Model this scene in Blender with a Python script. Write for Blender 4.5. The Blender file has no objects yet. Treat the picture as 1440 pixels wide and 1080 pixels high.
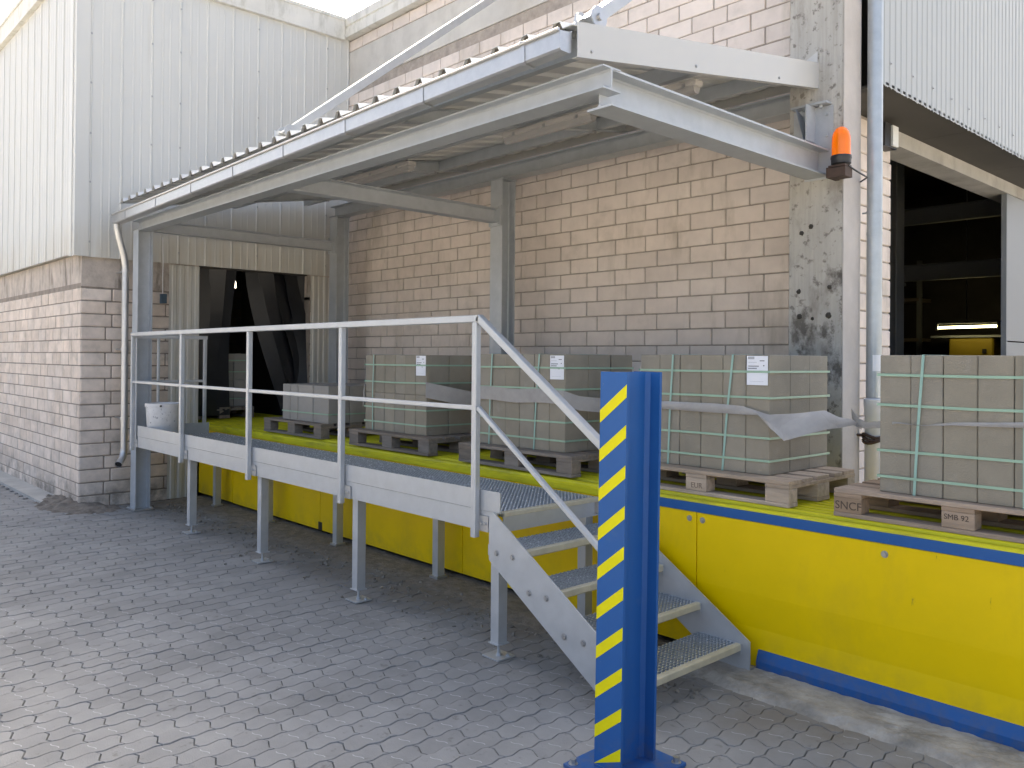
import bpy, math, random
from mathutils import Vector, Matrix, Euler
random.seed(7)
R_ = math.radians
scene = bpy.context.scene
COL = scene.collection

# ------------------------------------------------------------------ camera
CAM_H = 1.70
YAW, PITCH, ROLL = R_(47.156), R_(0.45), R_(0.472)
FPX, CXP, CYP = 1166.66, 720.0, 494.69          # in pixels of the 1440x1080 photograph
fw = Vector((-math.sin(YAW)*math.cos(PITCH), math.cos(YAW)*math.cos(PITCH), math.sin(PITCH)))
rt = Vector((math.cos(YAW), math.sin(YAW), 0))
up = rt.cross(fw)
rt2 = rt*math.cos(ROLL)+up*math.sin(ROLL)
up2 = up*math.cos(ROLL)-rt*math.sin(ROLL)
cam_d = bpy.data.cameras.new('camera')
cam_d.sensor_width = 36.0
cam_d.lens = 36.0*FPX/1440.0
cam_d.shift_y = -(540-CYP)/1440.0
cam_d.clip_end = 2000
cam = bpy.data.objects.new('camera', cam_d)
COL.objects.link(cam)
M = Matrix((rt2, up2, -fw)).transposed().to_4x4()
M.translation = Vector((0, 0, CAM_H))
cam.matrix_world = M
scene.camera = cam

def proj(p):
    d = Vector(p)-Vector((0, 0, CAM_H))
    z = d.dot(fw)
    if z < 0.1: return None
    return CXP+FPX*d.dot(rt2)/z, CYP-FPX*d.dot(up2)/z, z

# ------------------------------------------------------------------ sky, sun, exposure
SUN_EL, SUN_AZ = R_(39.1), R_(45.0)              # sun stands behind the two buildings, towards +Y and -X
w = bpy.data.worlds.new('World'); scene.world = w; w.use_nodes = True
nt = w.node_tree
bg = nt.nodes['Background']
sky = nt.nodes.new('ShaderNodeTexSky'); sky.sky_type = 'NISHITA'; sky.sun_disc = False
sky.sun_elevation = SUN_EL; sky.sun_rotation = -SUN_AZ
sky.dust_density = 7.0; sky.air_density = 0.5; sky.ozone_density = 0.0
nt.links.new(sky.outputs[0], bg.inputs[0])
bg.inputs[1].default_value = 0.15
sd = bpy.data.lights.new('sun', 'SUN'); sd.energy = 3.5; sd.angle = R_(0.5); sd.color = (1.0, 0.94, 0.86)
so = bpy.data.objects.new('sun', sd); COL.objects.link(so)
sdir = Vector((-math.sin(SUN_AZ)*math.cos(SUN_EL), math.cos(SUN_AZ)*math.cos(SUN_EL), math.sin(SUN_EL)))
so.rotation_euler = (-sdir).to_track_quat('-Z', 'Y').to_euler()
so.location = (0, 0, 20)
vs = scene.view_settings
vs.view_transform = 'Standard'; vs.look = 'None'; vs.exposure = 2.25; vs.gamma = 1.0; vs.use_curve_mapping = False
vs.use_white_balance = True; vs.white_balance_temperature = 6850; vs.white_balance_tint = 4   # the camera's daylight-shade white balance
scene.cycles.max_bounces = 8
scene.cycles.use_denoising = True

# ------------------------------------------------------------------ materials
MATS = {}
def mat(name, col, rough=0.6, metal=0.0, var=0.0, vscale=3.0, bump=0.0, bscale=60.0, rnd=0.0, col2=None, dirt=None,
        stretch=(1, 1, 1), spec=None, alpha=1.0, trans=0.0, emit=None, estr=0.0, coat=0.0):
    """Principled material with world-space noise, per-object / per-island tint and optional stains."""
    if name in MATS: return MATS[name]
    m = bpy.data.materials.new(name); m.use_nodes = True
    n = m.node_tree.nodes; l = m.node_tree.links
    b = n['Principled BSDF']
    b.inputs['Roughness'].default_value = rough
    b.inputs['Metallic'].default_value = metal
    if spec is not None: b.inputs['Specular IOR Level'].default_value = spec
    if coat: b.inputs['Coat Weight'].default_value = coat; b.inputs['Coat Roughness'].default_value = 0.1
    b.inputs['Alpha'].default_value = alpha
    b.inputs['Transmission Weight'].default_value = trans
    if emit:
        b.inputs['Emission Color'].default_value = (*emit, 1); b.inputs['Emission Strength'].default_value = estr
    geo = n.new('ShaderNodeNewGeometry')
    mp = n.new('ShaderNodeMapping'); mp.inputs['Scale'].default_value = stretch
    l.new(geo.outputs['Position'], mp.inputs['Vector'])
    pos = mp.outputs[0]
    c = n.new('ShaderNodeRGB'); c.outputs[0].default_value = (*col, 1)
    out = c.outputs[0]
    if var:
        t = n.new('ShaderNodeTexNoise'); t.inputs['Scale'].default_value = vscale; t.inputs['Detail'].default_value = 6
        t.inputs['Roughness'].default_value = 0.62
        l.new(pos, t.inputs['Vector'])
        r = n.new('ShaderNodeMapRange'); r.inputs[1].default_value = 0.3; r.inputs[2].default_value = 0.7
        l.new(t.outputs[0], r.inputs[0])
        mx = n.new('ShaderNodeMix'); mx.data_type = 'RGBA'
        d = col2 if col2 else tuple(x*(1-var) for x in col)
        e = tuple(min(1, x*(1+var*0.6)) for x in col)
        mx.inputs['A'].default_value = (*d, 1); mx.inputs['B'].default_value = (*e, 1)
        l.new(r.outputs[0], mx.inputs['Factor']); out = mx.outputs['Result']
        # roughness wander
        rr = n.new('ShaderNodeMapRange'); rr.inputs[3].default_value = max(0.05, rough-0.1); rr.inputs[4].default_value = min(1, rough+0.12)
        l.new(t.outputs[0], rr.inputs[0]); l.new(rr.outputs[0], b.inputs['Roughness'])
    if rnd:
        oi = n.new('ShaderNodeObjectInfo')
        ad = n.new('ShaderNodeMath'); ad.operation = 'ADD'
        l.new(oi.outputs['Random'], ad.inputs[0]); l.new(geo.outputs['Random Per Island'], ad.inputs[1])
        fr = n.new('ShaderNodeMath'); fr.operation = 'FRACT'; l.new(ad.outputs[0], fr.inputs[0])
        mr = n.new('ShaderNodeMapRange'); mr.inputs[3].default_value = 1-rnd; mr.inputs[4].default_value = 1+rnd*0.7
        l.new(fr.outputs[0], mr.inputs[0])
        hs = n.new('ShaderNodeHueSaturation'); l.new(out, hs.inputs['Color']); l.new(mr.outputs[0], hs.inputs['Value'])
        ms = n.new('ShaderNodeMapRange'); ms.inputs[3].default_value = 1+rnd; ms.inputs[4].default_value = 1-rnd
        f2 = n.new('ShaderNodeMath'); f2.operation = 'MULTIPLY_ADD'; f2.inputs[1].default_value = 7.31; f2.inputs[2].default_value = 0.1
        l.new(fr.outputs[0], f2.inputs[0])
        f3 = n.new('ShaderNodeMath'); f3.operation = 'FRACT'; l.new(f2.outputs[0], f3.inputs[0])
        l.new(f3.outputs[0], ms.inputs[0]); l.new(ms.outputs[0], hs.inputs['Saturation'])
        out = hs.outputs[0]
    for dd in (dirt or []):
        # dd = colour, noise scale, low, high, stretch, optional (axis, edge0, edge1)
        t = n.new('ShaderNodeTexNoise'); t.inputs['Scale'].default_value = dd['s']; t.inputs['Detail'].default_value = 8
        t.inputs['Roughness'].default_value = 0.65
        m2 = n.new('ShaderNodeMapping'); m2.inputs['Scale'].default_value = dd.get('st', (1, 1, 1)); m2.inputs['Location'].default_value = dd.get('o', (3.1, 7.7, 1.3))
        l.new(geo.outputs['Position'], m2.inputs['Vector']); l.new(m2.outputs[0], t.inputs['Vector'])
        r = n.new('ShaderNodeMapRange'); r.inputs[1].default_value = dd['lo']; r.inputs[2].default_value = dd['hi']
        r.inputs[4].default_value = dd.get('a', 1.0)
        l.new(t.outputs[0], r.inputs[0]); fac = r.outputs[0]
        if 'ax' in dd:
            sx = n.new('ShaderNodeSeparateXYZ'); l.new(geo.outputs['Position'], sx.inputs[0])
            r2 = n.new('ShaderNodeMapRange'); r2.interpolation_type = 'SMOOTHSTEP'
            r2.inputs[1].default_value = dd['e0']; r2.inputs[2].default_value = dd['e1']
            l.new(sx.outputs[dd['ax']], r2.inputs[0])
            mu = n.new('ShaderNodeMath'); mu.operation = 'MULTIPLY'; l.new(fac, mu.inputs[0]); l.new(r2.outputs[0], mu.inputs[1]); fac = mu.outputs[0]
        mx = n.new('ShaderNodeMix'); mx.data_type = 'RGBA'
        l.new(fac, mx.inputs['Factor']); l.new(out, mx.inputs['A']); mx.inputs['B'].default_value = (*dd['c'], 1)
        out = mx.outputs['Result']
    l.new(out, b.inputs['Base Color'])
    if bump:
        t = n.new('ShaderNodeTexNoise'); t.inputs['Scale'].default_value = bscale; t.inputs['Detail'].default_value = 5
        l.new(pos, t.inputs['Vector'])
        bp = n.new('ShaderNodeBump'); bp.inputs['Strength'].default_value = bump; bp.inputs['Distance'].default_value = 0.01
        l.new(t.outputs[0], bp.inputs['Height']); l.new(bp.outputs[0], b.inputs['Normal'])
    MATS[name] = m
    return m

BRICK = mat('hall_brick', (0.725, 0.645, 0.585), 0.85, var=0.10, vscale=5, bump=0.25, bscale=90, rnd=0.055,
            dirt=[dict(c=(0.26, 0.235, 0.20), s=1.3, lo=0.56, hi=0.78, a=0.55), dict(c=(0.22, 0.20, 0.13), s=1.1, lo=0.55, hi=0.75, a=0.5, st=(2.2, 2.2, 0.6), o=(9, 2, 4))])
MORTAR = mat('mortar', (0.40, 0.35, 0.305), 0.95, var=0.3, vscale=8, bump=0.5, bscale=120)
LBRICK = mat('store_brick', (0.72, 0.615, 0.525), 0.9, var=0.18, vscale=6, bump=0.35, bscale=80, rnd=0.10,
             dirt=[dict(c=(0.22, 0.20, 0.17), s=3.0, lo=0.55, hi=0.76, a=0.6), dict(c=(0.10, 0.09, 0.08), s=4.0, lo=0.5, hi=0.66, a=0.8, ax=2, e0=2.25, e1=2.6),
                   dict(c=(0.10, 0.09, 0.075), s=4.0, lo=0.42, hi=0.62, a=0.8, ax=2, e0=0.45, e1=0.0)])
LMORTAR = mat('store_mortar', (0.29, 0.245, 0.205), 0.95, var=0.3, vscale=8, bump=0.5, bscale=120)
CEMENT = mat('cement_band', (0.54, 0.47, 0.405), 0.95, var=0.3, vscale=4, bump=0.6, bscale=40,
             dirt=[dict(c=(0.13, 0.11, 0.09), s=5, lo=0.52, hi=0.68, a=0.8, st=(2.6, 1.8, 0.4))])
CLAD = mat('cladding_offwhite', (0.62, 0.62, 0.59), 0.42, var=0.06, vscale=0.7, stretch=(1, 1, 0.3), bump=0.02, bscale=5,
           dirt=[dict(c=(0.42, 0.38, 0.30), s=5, lo=0.56, hi=0.85, a=0.35, st=(3, 3, 0.12)), dict(c=(0.44, 0.37, 0.26), s=4, lo=0.3, hi=0.75, a=0.55, st=(1, 4, 0.25), ax=2, e0=3.35, e1=2.85)])  # second layer turns the sheets beige towards their lower edge
TRIM = mat('roof_trim', (0.70, 0.68, 0.62), 0.5, var=0.1, vscale=2, dirt=[dict(c=(0.30, 0.28, 0.20), s=5, lo=0.5, hi=0.8, a=0.7, st=(1.5, 1.5, .5))])
CLAD2 = mat('gate_cladding', (0.37, 0.39, 0.40), 0.45, var=0.05, vscale=1, stretch=(1, 1, 0.3))
CONC = mat('concrete', (0.42, 0.41, 0.385), 0.9, var=0.18, vscale=2.2, bump=0.35, bscale=45,
           dirt=[dict(c=(0.20, 0.19, 0.17), s=2.5, lo=0.5, hi=0.75, a=0.6, st=(1, 1, .5))])
CONCCOL = mat('concrete_column', (0.47, 0.455, 0.42), 0.95, var=0.16, vscale=2.2, bump=0.6, bscale=40, stretch=(1, 1, .6),
              dirt=[dict(c=(0.21, 0.19, 0.165), s=2.4, lo=0.50, hi=0.64, a=0.85, st=(1.3, 1, .6)), dict(c=(0.075, 0.066, 0.056), s=5.5, lo=0.52, hi=0.62, a=0.85, st=(1, 1, .75), o=(2, 5, 8), ax=2, e0=2.85, e1=2.3),
                    dict(c=(0.08, 0.07, 0.06), s=17, lo=0.57, hi=0.66, a=0.7, o=(4, 1, 6)), dict(c=(0.24, 0.22, 0.19), s=5, lo=0.45, hi=0.75, a=0.55, st=(4, 4, .18), o=(6, 3, 2))])
HOLE = mat('dark_hole', (0.055, 0.05, 0.044), 0.95, bump=0.5, bscale=80)
COLPAINT = mat('column_side_paint', (0.50, 0.47, 0.45), 0.8, var=0.12, vscale=4, bump=0.15, bscale=60)
GALV = mat('galvanised_steel', (0.445, 0.47, 0.495), 0.45, metal=0.25, var=0.10, vscale=9, bump=0.04, bscale=120)
GALVB = mat('galvanised_sheet', (0.52, 0.52, 0.52), 0.34, metal=0.75, var=0.10, vscale=16, bump=0.03, bscale=90)
GALVW = mat('galvanised_railing', (0.49, 0.505, 0.52), 0.40, metal=0.40, var=0.08, vscale=10, bump=0.03, bscale=140)
GRATE = mat('grating_steel', (0.48, 0.51, 0.54), 0.38, metal=0.6, var=0.12, vscale=20)
SPARKLE = mat('serration_sparkle', (0.78, 0.79, 0.80), 0.25, metal=0.6, var=0.3, vscale=60)  # teeth paler than the bars: sparkle of the steel put into their colour
NOSE = mat('tread_nosing', (0.56, 0.51, 0.38), 0.6, metal=0.2, var=0.15, vscale=14)
ROOFM = mat('roof_sheet', (0.68, 0.68, 0.66), 0.45, metal=0.25, var=0.08, vscale=2)
WHITEP = mat('white_fascia', (0.50, 0.50, 0.49), 0.35, var=0.03, vscale=2)
BOLT = mat('bolt_zinc', (0.42, 0.42, 0.42), 0.35, metal=0.8)
YEL = mat('yellow_paint', (0.85, 0.585, 0.001), 0.42, spec=0.25, var=0.07, vscale=1.6, bump=0.02, bscale=3,
          dirt=[dict(c=(0.42, 0.30, 0.03), s=2.2, lo=0.52, hi=0.85, a=0.45, st=(1, 1, .5)), dict(c=(0.20, 0.14, 0.02), s=9, lo=0.70, hi=0.74, a=0.7, st=(3.2, 1, .45), o=(5, 5, 5)), dict(c=(0.22, 0.17, 0.06), s=6, lo=0.4, hi=0.8, a=0.5, ax=2, e0=0.3, e1=0.05)])
YELSLAT = mat('yellow_slat', (0.66, 0.60, 0.02), 0.5, spec=0.25, var=0.2, vscale=7, stretch=(0.4, 3, 3),
              dirt=[dict(c=(0.16, 0.15, 0.06), s=6, lo=0.5, hi=0.75, a=0.6, st=(.5, 3, 3))])
BLUE = mat('blue_paint', (0.018, 0.10, 0.31), 0.42, spec=0.3, var=0.08, vscale=3, bump=0.03, bscale=12,
           dirt=[dict(c=(0.16, 0.20, 0.26), s=9, lo=0.6, hi=0.9, a=0.25), dict(c=(0.24, 0.25, 0.26), s=38, lo=0.70, hi=0.735, a=0.7, st=(1, 1, .45)), dict(c=(0.13, 0.12, 0.11), s=16, lo=0.42, hi=0.7, a=0.6, ax=2, e0=0.22, e1=0.0)])
YSTRIPE = mat('yellow_tape', (0.78, 0.68, 0.004), 0.5, spec=0.25, var=0.04, vscale=20)
PAVER = mat('paver', (0.265, 0.262, 0.256), 0.93, spec=0.25, var=0.16, vscale=2.0, bump=0.3, bscale=150, rnd=0.09,
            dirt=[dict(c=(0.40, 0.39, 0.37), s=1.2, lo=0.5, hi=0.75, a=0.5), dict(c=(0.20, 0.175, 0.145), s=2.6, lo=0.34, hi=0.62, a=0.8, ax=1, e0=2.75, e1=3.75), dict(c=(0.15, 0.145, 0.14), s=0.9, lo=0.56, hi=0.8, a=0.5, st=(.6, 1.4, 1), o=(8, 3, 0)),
                  dict(c=(0.11, 0.10, 0.09), s=14, lo=0.60, hi=0.70, a=0.5)])
JOINT = mat('joint_sand', (0.20, 0.19, 0.175), 0.95, var=0.3, vscale=6, bump=0.5, bscale=100)
ASPH = mat('yard_concrete_bounce', (0.42, 0.39, 0.35), 0.9, var=0.2, vscale=3, bump=0.4, bscale=90)  # unseen yard, pale warm colour chosen to bounce sun into the shade
KERBM = mat('rough_kerb', (0.37, 0.34, 0.295), 0.95, var=0.3, vscale=6, bump=0.7, bscale=50,
            dirt=[dict(c=(0.13, 0.12, 0.10), s=3, lo=0.5, hi=0.7, a=0.8), dict(c=(0.50, 0.48, 0.45), s=4, lo=0.55, hi=0.7, a=0.8, o=(1, 1, 7))])
DIRTM = mat('dirt', (0.24, 0.21, 0.175), 0.95, var=0.35, vscale=12, bump=0.8, bscale=60)
DIRTL = mat('rubble_dirt', (0.20, 0.17, 0.14), 0.95, var=0.4, vscale=14, bump=0.9, bscale=50)
WOOD = mat('pallet_wood', (0.45, 0.355, 0.27), 0.85, var=0.28, vscale=9, stretch=(0.35, 3, 3), bump=0.25, bscale=40, rnd=0.14)
WOODD = mat('pallet_wood_old', (0.27, 0.22, 0.175), 0.9, var=0.3, vscale=9, stretch=(0.35, 3, 3), bump=0.25, bscale=40, rnd=0.14)
WOODB = mat('pallet_wood_brown', (0.36, 0.265, 0.19), 0.85, var=0.28, vscale=9, stretch=(0.35, 3, 3), bump=0.25, bscale=40, rnd=0.14)
INK = mat('stamp_ink', (0.09, 0.065, 0.05), 0.9)
BLOCK = mat('concrete_block', (0.285, 0.255, 0.20), 0.92, var=0.13, vscale=5, bump=0.3, bscale=160, rnd=0.09,
            dirt=[dict(c=(0.40, 0.37, 0.32), s=9, lo=0.58, hi=0.8, a=0.4), dict(c=(0.18, 0.16, 0.13), s=4, lo=0.58, hi=0.8, a=0.4, st=(1, 1, .4), o=(1, 6, 3))])
BLOCKB = mat('concrete_block_pale', (0.32, 0.30, 0.27), 0.9, var=0.08, vscale=7, bump=0.25, bscale=160, rnd=0.05)
STRAP = mat('green_strap', (0.30, 0.45, 0.33), 0.4, var=0.08, vscale=10)
STRAP2 = mat('teal_strap', (0.29, 0.46, 0.39), 0.35, var=0.08, vscale=10)
PAPER = mat('paper_label', (0.80, 0.81, 0.84), 0.7)
PRINT = mat('label_print', (0.12, 0.12, 0.13), 0.7)
FILM = mat('grey_film', (0.37, 0.355, 0.34), 0.4, var=0.12, vscale=14, trans=0.1, alpha=0.92)
ORANGE = mat('orange_lens', (0.95, 0.22, 0.01), 0.12, trans=0.35, emit=(1.0, 0.2, 0.0), estr=0.06)
BLACKP = mat('black_plastic', (0.02, 0.02, 0.022), 0.4)
BROWN = mat('rust_bracket', (0.06, 0.035, 0.025), 0.7, var=0.3, vscale=30)
PVC = mat('pvc_pipe', (0.66, 0.68, 0.71), 0.3, var=0.05, vscale=6)
ZINCPIPE = mat('zinc_pipe', (0.44, 0.475, 0.50), 0.36, metal=0.5, var=0.12, vscale=8)
RUBBER = mat('rubber_strip', (0.014, 0.015, 0.018), 0.32, var=0.4, vscale=5)
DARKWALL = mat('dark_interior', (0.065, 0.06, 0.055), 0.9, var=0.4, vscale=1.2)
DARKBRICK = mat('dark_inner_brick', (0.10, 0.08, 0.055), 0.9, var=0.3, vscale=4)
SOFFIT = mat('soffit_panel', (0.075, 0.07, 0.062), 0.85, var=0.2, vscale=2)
BUCKETM = mat('bucket_plastic', (0.70, 0.68, 0.66), 0.5, var=0.08, vscale=12,
              dirt=[dict(c=(0.10, 0.11, 0.13), s=22, lo=0.60, hi=0.68, a=0.85), dict(c=(0.36, 0.33, 0.28), s=7, lo=0.5, hi=0.75, a=0.5)])
LAMPW = mat('lamp_housing', (0.50, 0.47, 0.44), 0.5)
LAMPD = mat('lamp_diffuser', (0.52, 0.50, 0.48), 0.25, trans=0.3)
TUBE = mat('lit_tube', (1, 0.9, 0.6), 0.4, emit=(1.0, 0.83, 0.42), estr=3.0)
STEELG = mat('grey_steel_door', (0.23, 0.245, 0.26), 0.5, var=0.08, vscale=2)
WHITEB = mat('white_box', (0.72, 0.74, 0.74), 0.5)
TEALBOX = mat('switch_box', (0.05, 0.09, 0.13), 0.5)
WIREM = mat('white_wire', (0.7, 0.7, 0.7), 0.5)
MACHY = mat('machine_yellow', (0.30, 0.22, 0.015), 0.5, var=0.1)

# ------------------------------------------------------------------ mesh helpers
ORG = {}
class MB:
    def __init__(s): s.v = []; s.f = []
    def add(s, vs, fs):
        o = len(s.v); s.v += [tuple(p) for p in vs]; s.f += [tuple(i+o for i in f) for f in fs]; return s
    def box(s, x0, x1, y0, y1, z0, z1, T=None):
        P = [Vector((x, y, z)) for z in (z0, z1) for x, y in ((x0, y0), (x1, y0), (x1, y1), (x0, y1))]
        if T: P = [T @ p for p in P]
        return s.add(P, [(3, 2, 1, 0), (4, 5, 6, 7), (0, 1, 5, 4), (1, 2, 6, 5), (2, 3, 7, 6), (3, 0, 4, 7)])
    def cbox(s, x0, x1, y0, y1, z0, z1, c=0.004, T=None):
        """box with chamfered edges"""
        X = (x0, x1); Y = (y0, y1); Z = (z0, z1); P = []; idx = {}
        for i in (0, 1):
            for j in (0, 1):
                for k in (0, 1):
                    dx, dy, dz = (c if i == 0 else -c), (c if j == 0 else -c), (c if k == 0 else -c)
                    for a in range(3):
                        p = [X[i]+dx, Y[j]+dy, Z[k]+dz]; p[a] = (X[i], Y[j], Z[k])[a]
                        idx[i, j, k, a] = len(P); P.append(Vector(p))
        F = []
        g = lambda i, j, k, a: idx[i, j, k, a]
        for k in (0, 1):
            q = [g(0, 0, k, 2), g(1, 0, k, 2), g(1, 1, k, 2), g(0, 1, k, 2)]; F.append(tuple(q if k else q[::-1]))
        for j in (0, 1):
            q = [g(0, j, 0, 1), g(1, j, 0, 1), g(1, j, 1, 1), g(0, j, 1, 1)]; F.append(tuple(q[::-1] if j else q))
        for i in (0, 1):
            q = [g(i, 0, 0, 0), g(i, 1, 0, 0), g(i, 1, 1, 0), g(i, 0, 1, 0)]; F.append(tuple(q if i else q[::-1]))
        for i in (0, 1):
            for j in (0, 1):
                q = [g(i, j, 0, 0), g(i, j, 0, 1), g(i, j, 1, 1), g(i, j, 1, 0)]; F.append(tuple(q if (i ^ j) else q[::-1]))
        for i in (0, 1):
            for k in (0, 1):
                q = [g(i, 0, k, 0), g(i, 1, k, 0), g(i, 1, k, 2), g(i, 0, k, 2)]; F.append(tuple(q if (i ^ k) == 0 and i == 1 or (i == 0 and k == 0) else q[::-1]))
        for j in (0, 1):
            for k in (0, 1):
                q = [g(0, j, k, 1), g(1, j, k, 1), g(1, j, k, 2), g(0, j, k, 2)]; F.append(tuple(q if (j == 0 and k == 1) or (j == 1 and k == 0) else q[::-1]))
        for i in (0, 1):
            for j in (0, 1):
                for k in (0, 1):
                    q = [g(i, j, k, 0), g(i, j, k, 1), g(i, j, k, 2)]; F.append(tuple(q if (i+j+k) % 2 == 1 else q[::-1]))
        if T: P = [T @ p for p in P]
        return s.add(P, F)
    def prism(s, prof, o, u, v, d):
        """closed 2D profile in the u,v plane at o, extruded along vector d"""
        o = Vector(o); u = Vector(u); v = Vector(v); d = Vector(d); n = len(prof)
        a = [o+u*x+v*y for x, y in prof]; b = [p+d for p in a]
        F = [tuple(range(n))[::-1], tuple(range(n, 2*n))]+[(i, (i+1) % n, n+(i+1) % n, n+i) for i in range(n)]
        return s.add(a+b, F)
    def hsec(s, p0, p1, h, b, tw, tf, hd, r=0.010):
        """H section from p0 to p1 (centre line), height h along hd, flange width b"""
        p0 = Vector(p0); p1 = Vector(p1); d = p1-p0; hd = Vector(hd).normalized(); u = d.normalized().cross(hd).normalized()
        q = b/2; t = tw/2; H = h/2; k = H-tf
        prof = [(-q, -H), (q, -H), (q, -k), (t+r, -k), (t, -k+r), (t, k-r), (t+r, k), (q, k), (q, H), (-q, H), (-q, k), (-t-r, k), (-t, k-r), (-t, -k+r), (-t-r, -k), (-q, -k)]
        o = len(s.v); n = len(prof)
        for P in (p0, p1): s.v += [tuple(P+u*x+hd*y) for x, y in prof]
        s.f += [tuple(o+j for j in (i, (i+1) % n, n+(i+1) % n, n+i)) for i in range(n)]
        for off in (0, n):
            for q4 in ((0, 1, 2, 3, 14, 15), (3, 4, 13, 14), (4, 5, 12, 13), (5, 6, 11, 12), (6, 7, 8, 9, 10, 11)):
                s.f.append(tuple(o+off+j for j in (q4 if off else q4[::-1])))
        return s
    def cyl(s, p0, p1, r, n=12, r1=None, caps=True):
        p0 = Vector(p0); p1 = Vector(p1); d = (p1-p0).normalized()
        u = d.orthogonal().normalized(); v = d.cross(u); r1 = r if r1 is None else r1
        A = [p0+(u*math.cos(2*math.pi*i/n)+v*math.sin(2*math.pi*i/n))*r for i in range(n)]
        B = [p1+(u*math.cos(2*math.pi*i/n)+v*math.sin(2*math.pi*i/n))*r1 for i in range(n)]
        F = [(i, (i+1) % n, n+(i+1) % n, n+i) for i in range(n)]
        if caps: F += [tuple(range(n))[::-1], tuple(range(n, 2*n))]
        return s.add(A+B, F)
    def tube(s, pts, r, n=12, caps=True):
        P = [Vector(p) for p in pts]; rings = []
        up0 = None
        for i, p in enumerate(P):
            d = (P[min(i+1, len(P)-1)]-P[max(i-1, 0)]).normalized()
            if up0 is None: up0 = d.orthogonal().normalized()
            u = (up0-d*up0.dot(d)).normalized(); v = d.cross(u); up0 = u
            rings.append([p+(u*math.cos(2*math.pi*k/n)+v*math.sin(2*math.pi*k/n))*r for k in range(n)])
        vs = [q for rg in rings for q in rg]; F = []
        for i in range(len(P)-1):
            F += [(i*n+k, i*n+(k+1) % n, (i+1)*n+(k+1) % n, (i+1)*n+k) for k in range(n)]
        if caps: F += [tuple(range(n))[::-1], tuple(range((len(P)-1)*n, len(P)*n))]
        return s.add(vs, F)
    def lathe(s, c, prof, n=24):
        c = Vector(c); vs = []; F = []
        for r, z in prof: vs += [c+Vector((r*math.cos(2*math.pi*k/n), r*math.sin(2*math.pi*k/n), z)) for k in range(n)]
        for i in range(len(prof)-1):
            F += [(i*n+k, i*n+(k+1) % n, (i+1)*n+(k+1) % n, (i+1)*n+k) for k in range(n)]
        return s.add(vs, F)
    def ribbon(s, pts, wv, t=0.002, nrm=None):
        """flat band along pts, width vector(s) wv, thickness t"""
        P = [Vector(p) for p in pts]; W = [Vector(wv)]*len(P) if not isinstance(wv, list) else [Vector(x) for x in wv]
        vs = []; F = []
        for i, p in enumerate(P):
            d = (P[min(i+1, len(P)-1)]-P[max(i-1, 0)])
            n = d.cross(W[i]).normalized()*t/2
            vs += [p-W[i]/2-n, p+W[i]/2-n, p+W[i]/2+n, p-W[i]/2+n]
        m = len(P)
        for i in range(m-1):
            a = i*4; b = a+4
            F += [(a+k, a+(k+1) % 4, b+(k+1) % 4, b+k) for k in range(4)]
        F += [(3, 2, 1, 0), (4*m-4, 4*m-3, 4*m-2, 4*m-1)]
        return s.add(vs, F)
    def mesh(s, name, m, off=(0, 0, 0)):
        me = bpy.data.meshes.new(name)
        ox, oy, oz = off
        me.from_pydata([(x-ox, y-oy, z-oz) for x, y, z in s.v], [], s.f)
        me.materials.append(m); me.update()
        return me
    def build(s, name, m, parent=None, smooth=False, base=None):
        if parent is not None: off = ORG[parent.name]
        else:
            if base is None:
                xs = [p[0] for p in s.v]; ys = [p[1] for p in s.v]; zs = [p[2] for p in s.v]
                base = ((min(xs)+max(xs))/2, (min(ys)+max(ys))/2, min(zs))
            off = base
        me = s.mesh(name, m, off)
        ob = bpy.data.objects.new(name, me); COL.objects.link(ob)
        if smooth:
            for p in me.polygons: p.use_smooth = True
            me.set_sharp_from_angle(angle=R_(40))
        if parent is not None: ob.parent = parent
        else: ob.location = off
        ORG[ob.name] = off
        return ob

def tag(o, label=None, cat=None, group=None, kind=None):
    if label: o['label'] = label
    if cat: o['category'] = cat
    if group: o['group'] = group
    if kind: o['kind'] = kind
    return o
def thing(name, loc, label, cat, group=None):
    o = bpy.data.objects.new(name, None); COL.objects.link(o); o.location = loc; o.empty_display_size = 0.1
    ORG[o.name] = tuple(loc); return tag(o, label, cat, group)
def inst(name, me, pos, parent, rot=None):
    o = bpy.data.objects.new(name, me); COL.objects.link(o); o.parent = parent
    g = ORG[parent.name]; o.location = (pos[0]-g[0], pos[1]-g[1], pos[2]-g[2])
    if rot: o.rotation_euler = rot
    return o
def Bx(*a): return MB().box(*a)
def bolt(mb, p, n, r=0.011, h=0.008):
    p = Vector(p); n = Vector(n); mb.cyl(p, p+n*0.002, r*1.5, 10); mb.cyl(p, p+n*h, r, 6)

# ================================================================== GROUND
g = Bx(-120, 120, -120, 120, -0.30, -0.045).build('ground', ASPH); tag(g, kind='structure')
bed = Bx(-17, 3.2, -4.2, 4.5, -0.044, -0.016).build('paving', JOINT); tag(bed, kind='structure')
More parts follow.
